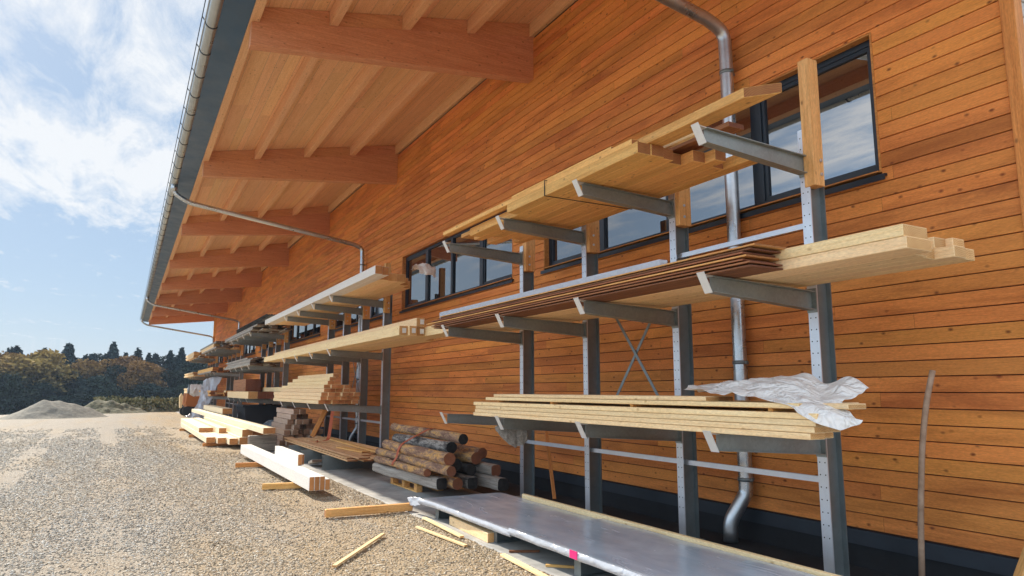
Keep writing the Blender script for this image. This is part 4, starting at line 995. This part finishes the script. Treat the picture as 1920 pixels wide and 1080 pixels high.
log('black charred log in the middle of the pile', (9.75, -4.40, 0.50), (12.2, -4.38, 0.50), 0.09, 'charred', 'charred', 10)
log('squared timber with a red-brown end at the right of the pile', (9.58, -4.98, 0.40), (12.0, -4.9, 0.40), 0.08, 'grey', 'bark_end', 11, True)
log('grey squared log low in the pile with a black end', (9.6, -4.60, 0.235), (12.0, -4.5, 0.235), 0.085, GB, 'charred', 12, True)
log('wide grey timber at the wall side of the pile bottom', (9.25, -4.93, 0.235), (11.8, -4.86, 0.235), 0.09, 'grey', 'charred', 13, True)
log('hidden log in the heart of the pile', (9.8, -4.68, 0.40), (12.0, -4.62, 0.40), 0.08, 'charred', 'charred', 14)
def pallet():
    t = thing('pallet', 'wooden pallet under the strapped log pile', 'pallet', (11.3, -4.55, 0))
    for y in (0.36, 0.0, -0.36):
        bm = bmesh.new(); box(bm, -0.62, 0.62, y - 0.05, y + 0.05, 0, 0.02); link('bottom_board', bm, 'gold', t, bevel=0.002)
        for x in (-0.56, 0, 0.56): bm = bmesh.new(); box(bm, x - 0.06, x + 0.06, y - 0.05, y + 0.05, 0.021, 0.10); link('block', bm, 'gold', t, bevel=0.003)
    for i in range(3): bm = bmesh.new(); x = (-0.56, 0, 0.56)[i]; box(bm, x - 0.06, x + 0.06, -0.41, 0.41, 0.101, 0.12); link('cross_board', bm, 'gold', t, bevel=0.002)
    for i in range(5): bm = bmesh.new(); y = -0.36 + 0.18 * i; box(bm, -0.62, 0.62, y - 0.05, y + 0.05, 0.121, 0.142); link('deck_board', bm, 'gold', t, bevel=0.002)
pallet()
strap('tension_strap', fillet([(11.3, -4.06, 0.14), (11.3, -4.055, 0.31), (11.3, -3.925, 0.38), (11.3, -4.02, 0.50), (11.28, -4.03, 0.62), (11.26, -4.09, 0.72), (11.24, -4.30, 0.83), (11.2, -4.53, 0.945), (11.2, -4.63, 0.965), (11.2, -4.74, 0.93)], 0.05, 3), 0.085, 'orange-red strap pulled over the log pile')
# leaning things on the right
def pole():
    bm = bmesh.new(); pts = [(3.52, -5.62, 0.0), (3.49, -5.63, 0.6), (3.45, -5.66, 1.15), (3.41, -5.70, 1.5), (3.37, -5.76, 1.76)]
    tube(bm, fillet(pts, 0.2, 4), 0.023, 12, radii=None); tag(link('wooden_handle', bm, 'handle'), 'bent grey-brown wooden handle leaning against the wall', 'tool handle')
M['handle'] = noisy('worn_handle', (0.26, 0.16, 0.10), (0.42, 0.29, 0.20), 9, 0.7, 0.2)
pole()
stick('leaning_batten', (2.86, -5.45, 0.0), (2.60, -5.86, 1.05), 0.08, 0.03, 'gold', 'golden batten leaning at the right end of the wall', 'batten')
stick('leaning_batten', (8.95, -5.62, 0.02), (9.62, -5.86, 1.2), 0.05, 0.03, 'orange', 'orange batten leaning on the wall behind the near rack', 'batten')
# dark bin and blue rubble below the third rack
def bin_():
    bm = bmesh.new(); prism(bm, [(-0.55, 0.0), (0.55, 0.0), (0.68, 1.0), (-0.68, 1.0)], -1.1, 1.1)
    box(bm, -1.16, 1.16, 0.66, 0.74, 0.94, 1.02); box(bm, -1.16, 1.16, -0.74, -0.66, 0.94, 1.02)
    tag(link('waste_skip', bm, 'rubber', loc=(30.0, -4.75, 0.0), bevel=0.01), 'black trough standing below the low arms of the third rack', 'trough')
bin_()
def heap(name, c, rx, ry, h, mat, label, cat, seed, sharp=1.0, n=44, rough_=0.12):
    V = []; F = []
    for i in range(n + 1):
        for j in range(n + 1):
            u = -1 + 2 * i / n; v = -1 + 2 * j / n; r = math.hypot(u, v)
            z = max(0.0, min(1.0, (1 - r) * sharp)); z = (z * (2 - z) * 0.35 + z * 0.65) * h
            nn = mnoise.fractal(Vector((u * 2.2 + seed, v * 2.2, seed)), 1.0, 2.0, 4)
            z += rough_ * h * nn * min(1, max(0, 1.05 - r) * 3)
            V.append((c[0] + u * rx, c[1] + v * ry, c[2] + z - 0.05 * (r > 0.98)))
    for i in range(n):
        for j in range(n): a = i * (n + 1) + j; F.append((a, a + n + 1, a + n + 2, a + 1))
    return tag(np_mesh(name, V, F, mat, smooth=True), label, cat)
heap('rubble_heap', (25.0, -4.55, 0.0), 1.6, 0.75, 0.55, 'bluepile', 'low blue-grey rubble heap behind the reddish block pile', 'rubble heap', 3, 1.6)
def ridge(name, c, peaks, slope, R_, mat, label, cat, seed, n=90, rough_=0.05):
    V = []; F = []
    for i in range(n + 1):
        for j in range(n + 1):
            x = -R_ + 2 * R_ * i / n; y = -R_ + 2 * R_ * j / n
            k = 0.0
            for (px, py, h) in peaks:
                d = math.hypot(x - px, y - py) * (1 + 0.12 * mnoise.noise(Vector((x * 0.8 + seed, y * 0.8, 1)))); k += math.exp(9 * (h - slope * max(0, math.sqrt(d * d + 0.03) - 0.12)))
            z = math.log(k + 1.0) / 9 - math.log(len(peaks) + 1) / 40
            z += rough_ * mnoise.fractal(Vector((x * 1.6 + seed, y * 1.6, seed)), 1.0, 2.0, 5) * min(1, z * 4)
            V.append((c[0] + x, c[1] + y, c[2] + z))
    for i in range(n):
        for j in range(n): a = i * (n + 1) + j; F.append((a, a + n + 1, a + n + 2, a + 1))
    return tag(np_mesh(name, V, F, mat, smooth=True), label, cat)
ridge('gravel_heap', (49.3, 3.1, -0.06), [(0, 1.0, 1.12), (0.2, 0.3, 1.10), (0.3, -0.4, 0.92), (0.4, -1.2, 0.62)], 0.58, 3.6, 'sand', 'pale grey gravel heap at the far left of the yard', 'gravel heap', 1)
ridge('earth_heap', (57.5, 0.8, -0.06), [(0, 0.8, 1.02), (0, 0.0, 1.0), (0, -0.9, 0.7), (0, -1.7, 0.4)], 0.62, 3.6, 'soil', 'darker overgrown earth heap right of the pale heap', 'earth heap', 5, rough_=0.12)
heap('earth_bank', (61.5, -2.8, -0.3), 3.5, 6.0, 0.95, 'soil', 'low overgrown bank at the end of the yard', 'earth bank', 8, 2.4, rough_=0.2)
# sheeting and machine at the far end
gridsheet('plastic_sheet', [[(42.5, -3.80, 2.1), (42.4, -4.2, 2.25), (42.2, -4.7, 2.35)], [(42.2, -3.62, 1.4), (42.2, -4.0, 1.5), (42.1, -4.4, 1.6)], [(41.6, -3.4, 0.7), (41.6, -3.7, 0.75), (41.6, -4.0, 0.7)], [(41.0, -2.9, 0.12), (41.0, -3.2, 0.14), (41.0, -3.5, 0.1)]], 30, 40, 0.07, 2.5, 'film', 'silvery blue sheet hanging off the fourth rack to the ground', 'plastic sheet', seed=11)
gridsheet('plastic_sheet', [[(51.2, -3.7, 1.8), (51.0, -4.2, 1.95), (51.0, -4.7, 1.9)], [(50.8, -3.5, 1.5), (50.8, -4.0, 1.55), (50.8, -4.6, 1.5)], [(51.0, -3.45, 1.1), (51.0, -3.9, 1.15), (51.0, -4.4, 1.1)]], 24, 24, 0.10, 2.5, 'plastic', 'white sheet bunched on the low arms of the farthest rack', 'plastic sheet', seed=13)
def machine():
    t = thing('mini_dumper', 'small orange machine standing at the far end of the racks', 'machine', (48.5, -3.75, 0), 0.1)
    bm = bmesh.new(); prism(bm, [(-0.5, 0.75), (-0.45, 1.25), (0.0, 1.12), (0.45, 1.42), (0.52, 0.75), (0.4, 0.55), (-0.4, 0.55)], -0.55, 0.55, axis='x'); link('body', bm, 'orange_paint', t, bevel=0.03)
    bm = bmesh.new(); tube(bm, [(-0.2, 0.3, 1.2), (-0.2, 0.3, 1.95)], 0.05, 10); link('exhaust', bm, 'galv', t)
    bm = bmesh.new(); box(bm, -0.4, 0.4, -0.45, 0.45, 0.3, 0.55); link('chassis', bm, 'rubber', t, bevel=0.02)
    for sx in (-0.5, 0.5):
        for sy in (-0.34, 0.34): bm = bmesh.new(); tube(bm, [(sx - 0.12, sy, 0.3), (sx + 0.12, sy, 0.3)], 0.3, 20); link('wheel', bm, 'rubber', t, bevel=0)
    bm = bmesh.new(); prism(bm, [(0.62, 0.5), (0.74, 0.5), (0.78, 1.2), (0.68, 1.4), (0.58, 1.2)], -0.12, 0.12, axis='x'); link('lever_guard', bm, 'pale', t)
machine()

# ------------------------------------------------------------------ vegetation
def cards(r, P, size, flat=0.5):
    """small leaf-cluster quads at the points P"""
    n = len(P); a = r.random((n, 3)) - 0.5; a /= np.linalg.norm(a, axis=1)[:, None]
    b = np.cross(a, r.random((n, 3)) - 0.5); b /= np.linalg.norm(b, axis=1)[:, None]
    s = size * (0.5 + r.random((n, 1))); 
    V = np.stack([P - a * s, P + b * s * 0.6, P + a * s, P - b * s * 0.6], 1).reshape(-1, 3)
    return V, np.arange(4 * n).reshape(-1, 4)
def tree(kind, seed, H, label, group):
    r = np.random.default_rng(seed)
    t = thing('conifer' if kind == 'con' else 'broadleaf_tree', label, 'tree', group=group)
    bm = bmesh.new(); rr = 0.018 * H
    if kind == 'con':
        tube(bm, [(0, 0, -0.5), (0.02 * H * 0.1, 0, H * 0.5), (0, 0, H * 0.97)], rr, 8, radii=[rr, rr * 0.6, 0.03])
        Ps = []; nbr = 120
        for k in range(nbr):
            f = (k + r.random()) / nbr; zz = H * (0.08 + 0.90 * f); an = k * 2.399 + r.random(); Lb = H * (0.26 * (1 - f) ** 0.85 + 0.012) * (0.62 + 0.5 * r.random())
            m = int(18 + 62 * (1 - f)); q = r.random(m) ** 0.7
            sp = 0.05 + 0.16 * Lb * (1 - q * 0.7)
            px = q * Lb * math.cos(an) + r.normal(0, 1, m) * sp; py = q * Lb * math.sin(an) + r.normal(0, 1, m) * sp
            pz = zz - 0.30 * q * Lb + 0.14 * Lb * q ** 3 + r.normal(0, 1, m) * 0.035 * H * 0.35
            Ps.append(np.stack([px, py, pz], 1))
        P = np.concatenate(Ps); bv = r.random(len(P)); V, F = cards(r, P, 0.019 * H); mat = 'leaf_con'
    else:
        tube(bm, [(0, 0, -0.5), (0.1, 0.05, H * 0.25), (0.05, 0, H * 0.55)], rr * 1.3, 8, radii=[rr * 1.4, rr, rr * 0.5])
        nb = 17; C = []; 
        for k in range(nb):
            an = k * 2.399; f = math.sqrt((k + 0.5) / nb); zz = H * (0.32 + 0.52 * (1 - f * f * 0.9) * (0.75 + 0.35 * r.random())); R_ = f * 0.30 * H
            c = np.array([R_ * math.cos(an), R_ * math.sin(an), zz]); C.append(c)
            tube(bm, [(0.05, 0, H * (0.22 + 0.25 * r.random())), tuple(c * np.array([0.6, 0.6, 0.85])), tuple(c)], 0.06, 5, radii=[rr * 0.45, rr * 0.25, 0.02])
        n = 560; Ps = []; bvs = []
        for c in C:
            u = r.normal(0, 1, (n, 3)); u /= np.linalg.norm(u, axis=1)[:, None]; rad = 0.125 * H * (0.75 + 0.5 * r.random())
            p = c + u * rad * (0.55 + 0.5 * r.random((n, 1))) * np.array([1.1, 1.1, 0.75]); Ps.append(p); tone = r.random() * 0.5
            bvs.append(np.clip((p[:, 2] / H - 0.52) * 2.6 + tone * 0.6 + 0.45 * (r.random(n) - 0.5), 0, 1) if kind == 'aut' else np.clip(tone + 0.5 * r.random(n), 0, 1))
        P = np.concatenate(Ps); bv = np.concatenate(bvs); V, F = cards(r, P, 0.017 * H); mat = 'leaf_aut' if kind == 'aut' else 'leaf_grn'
    link('trunk', bm, 'trunk', t); o = np_mesh('crown', V, F, mat, bv); o.parent = t
    return t
def wood_edge():
    r = random.Random(77)
    prot = {'con': [tree('con', 1, 13, '', ''), tree('con', 2, 12, '', '')], 'aut': [tree('aut', 3, 11, '', ''), tree('aut', 4, 10, '', '')], 'grn': [tree('grn', 5, 10, '', ''), tree('grn', 6, 9, '', '')]}
    used = set(); cnt = [0]
    LB = {'con': ('dark conifer rising at the back of the far wood', 'conifers at the back of the far wood'),
          'aut': ('orange-tinged autumn tree in the front of the far wood', 'autumn trees at the front of the far wood'),
          'grn': ('dark green round-crowned tree in the far wood', 'green trees of the far wood')}
    def put(kind, x, y, z, s):
        i = cnt[0] % 2; cnt[0] += 1 if r.random() < 0.7 else 2; p = prot[kind][i]
        if (kind, i) in used: o = copy_tree(p)
        else: used.add((kind, i)); o = p
        o.location = (x, y, z); o.rotation_euler = (0, 0, r.uniform(0, 6.28)); o.scale = (s * r.uniform(0.95, 1.35),) * 2 + (s,)
        o['label'], o['group'] = LB[kind]; o['category'] = 'tree'
    def gz(x, y):
        z = -4.6
        return z - 1.6 * min(1, max(0, (y - 6) / 40))
    # rows of broadleaf trees in front, conifers behind, wrapping round the left
    for row, (xx, st, hs) in enumerate(((110, 3.4, 0.84), (116, 3.3, 1.02), (122, 3.4, 1.10))):
        y = -34.0
        while y < 60:
            x = xx + r.uniform(-2.5, 2.5) - max(0, (y - 12)) * 0.35; az = y / x
            kind = 'grn'
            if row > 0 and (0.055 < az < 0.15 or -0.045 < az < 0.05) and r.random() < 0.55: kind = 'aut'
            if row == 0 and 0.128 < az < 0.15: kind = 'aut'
            f = 1.0 + (0.12 if az > 0.08 else 0) - (0.12 if 0.052 < az < 0.075 or -0.075 < az < -0.045 else 0)
            put(kind, x, y, gz(x, y), hs * f * r.uniform(0.94, 1.08)); y += st * r.uniform(0.8, 1.2)
    for row, (xx, h0, st) in enumerate(((126, 0.92, 1.9), (130, 0.98, 1.8), (135, 1.03, 1.8), (140, 1.08, 1.9))):
        y = -40.0
        while y < 74:
            x = xx + r.uniform(-2.5, 2.5) - max(0, (y - 12)) * 0.35
            if r.random() < 0.22: put('grn', x, y, gz(x, y), h0 * r.uniform(1.0, 1.22))
            else: put('con', x, y, gz(x, y), h0 * r.uniform(0.88, 1.06))
            y += st * r.uniform(0.6, 1.4)
    for k, ps in prot.items():
        for i, p in enumerate(ps):
            if (k, i) not in used: raise RuntimeError('unused prototype')
wood_edge()
def wood_floor():
    r = np.random.default_rng(5)
    # undergrowth along the foot of the wood and scrub on the bank: uncountable
    n = 16000; y = -36 + 100 * r.random(n); x = 112 + 16 * r.random(n) - np.maximum(0, y - 12) * 0.35; z = -4.9 + 3.6 * r.random(n) ** 1.6 - 1.6 * np.clip((y - 6) / 40, 0, 1)
    V, F = cards(r, np.stack([x, y, z], 1), 0.45); tag(np_mesh('undergrowth', V, F, 'leaf_grn', r.random(n)), 'dark undergrowth along the foot of the far wood', kind='stuff')
    n = 9000; x = 58.5 + 4.5 * r.random(n); y = -7 + 9.0 * r.random(n); h = np.array([0.5 + 0.5 * mnoise.noise(Vector((a * 0.7, b * 0.9, 2))) for a, b in zip(x, y)])
    z = -0.2 + (0.6 * h + 0.85) * r.random(n) ** 0.8
    V, F = cards(r, np.stack([x, y, z], 1), 0.10); tag(np_mesh('scrub', V, F, 'scrub', r.random(n)), 'rough weeds and scrub at the end of the yard', kind='stuff')
wood_floor()

# ------------------------------------------------------------------ air
def haze():
    bm = bmesh.new(); box(bm, -640, 940, -740, 740, -9.0, 16.0); m = bpy.data.materials.new('thin_haze'); m.use_nodes = True; nt = m.node_tree; nt.nodes.clear()
    o = nt.nodes.new('ShaderNodeOutputMaterial'); v = nt.nodes.new('ShaderNodeVolumePrincipled'); v.inputs['Color'].default_value = (0.62, 0.78, 1.0, 1); v.inputs['Density'].default_value = HAZE; v.inputs['Anisotropy'].default_value = 0.0
    nt.links.new(v.outputs[0], o.inputs['Volume']); M['haze'] = m
    tag(link('haze', bm, 'haze'), 'thin blue autumn haze over the yard and woods', kind='stuff')
HAZE = 0.0004
haze()
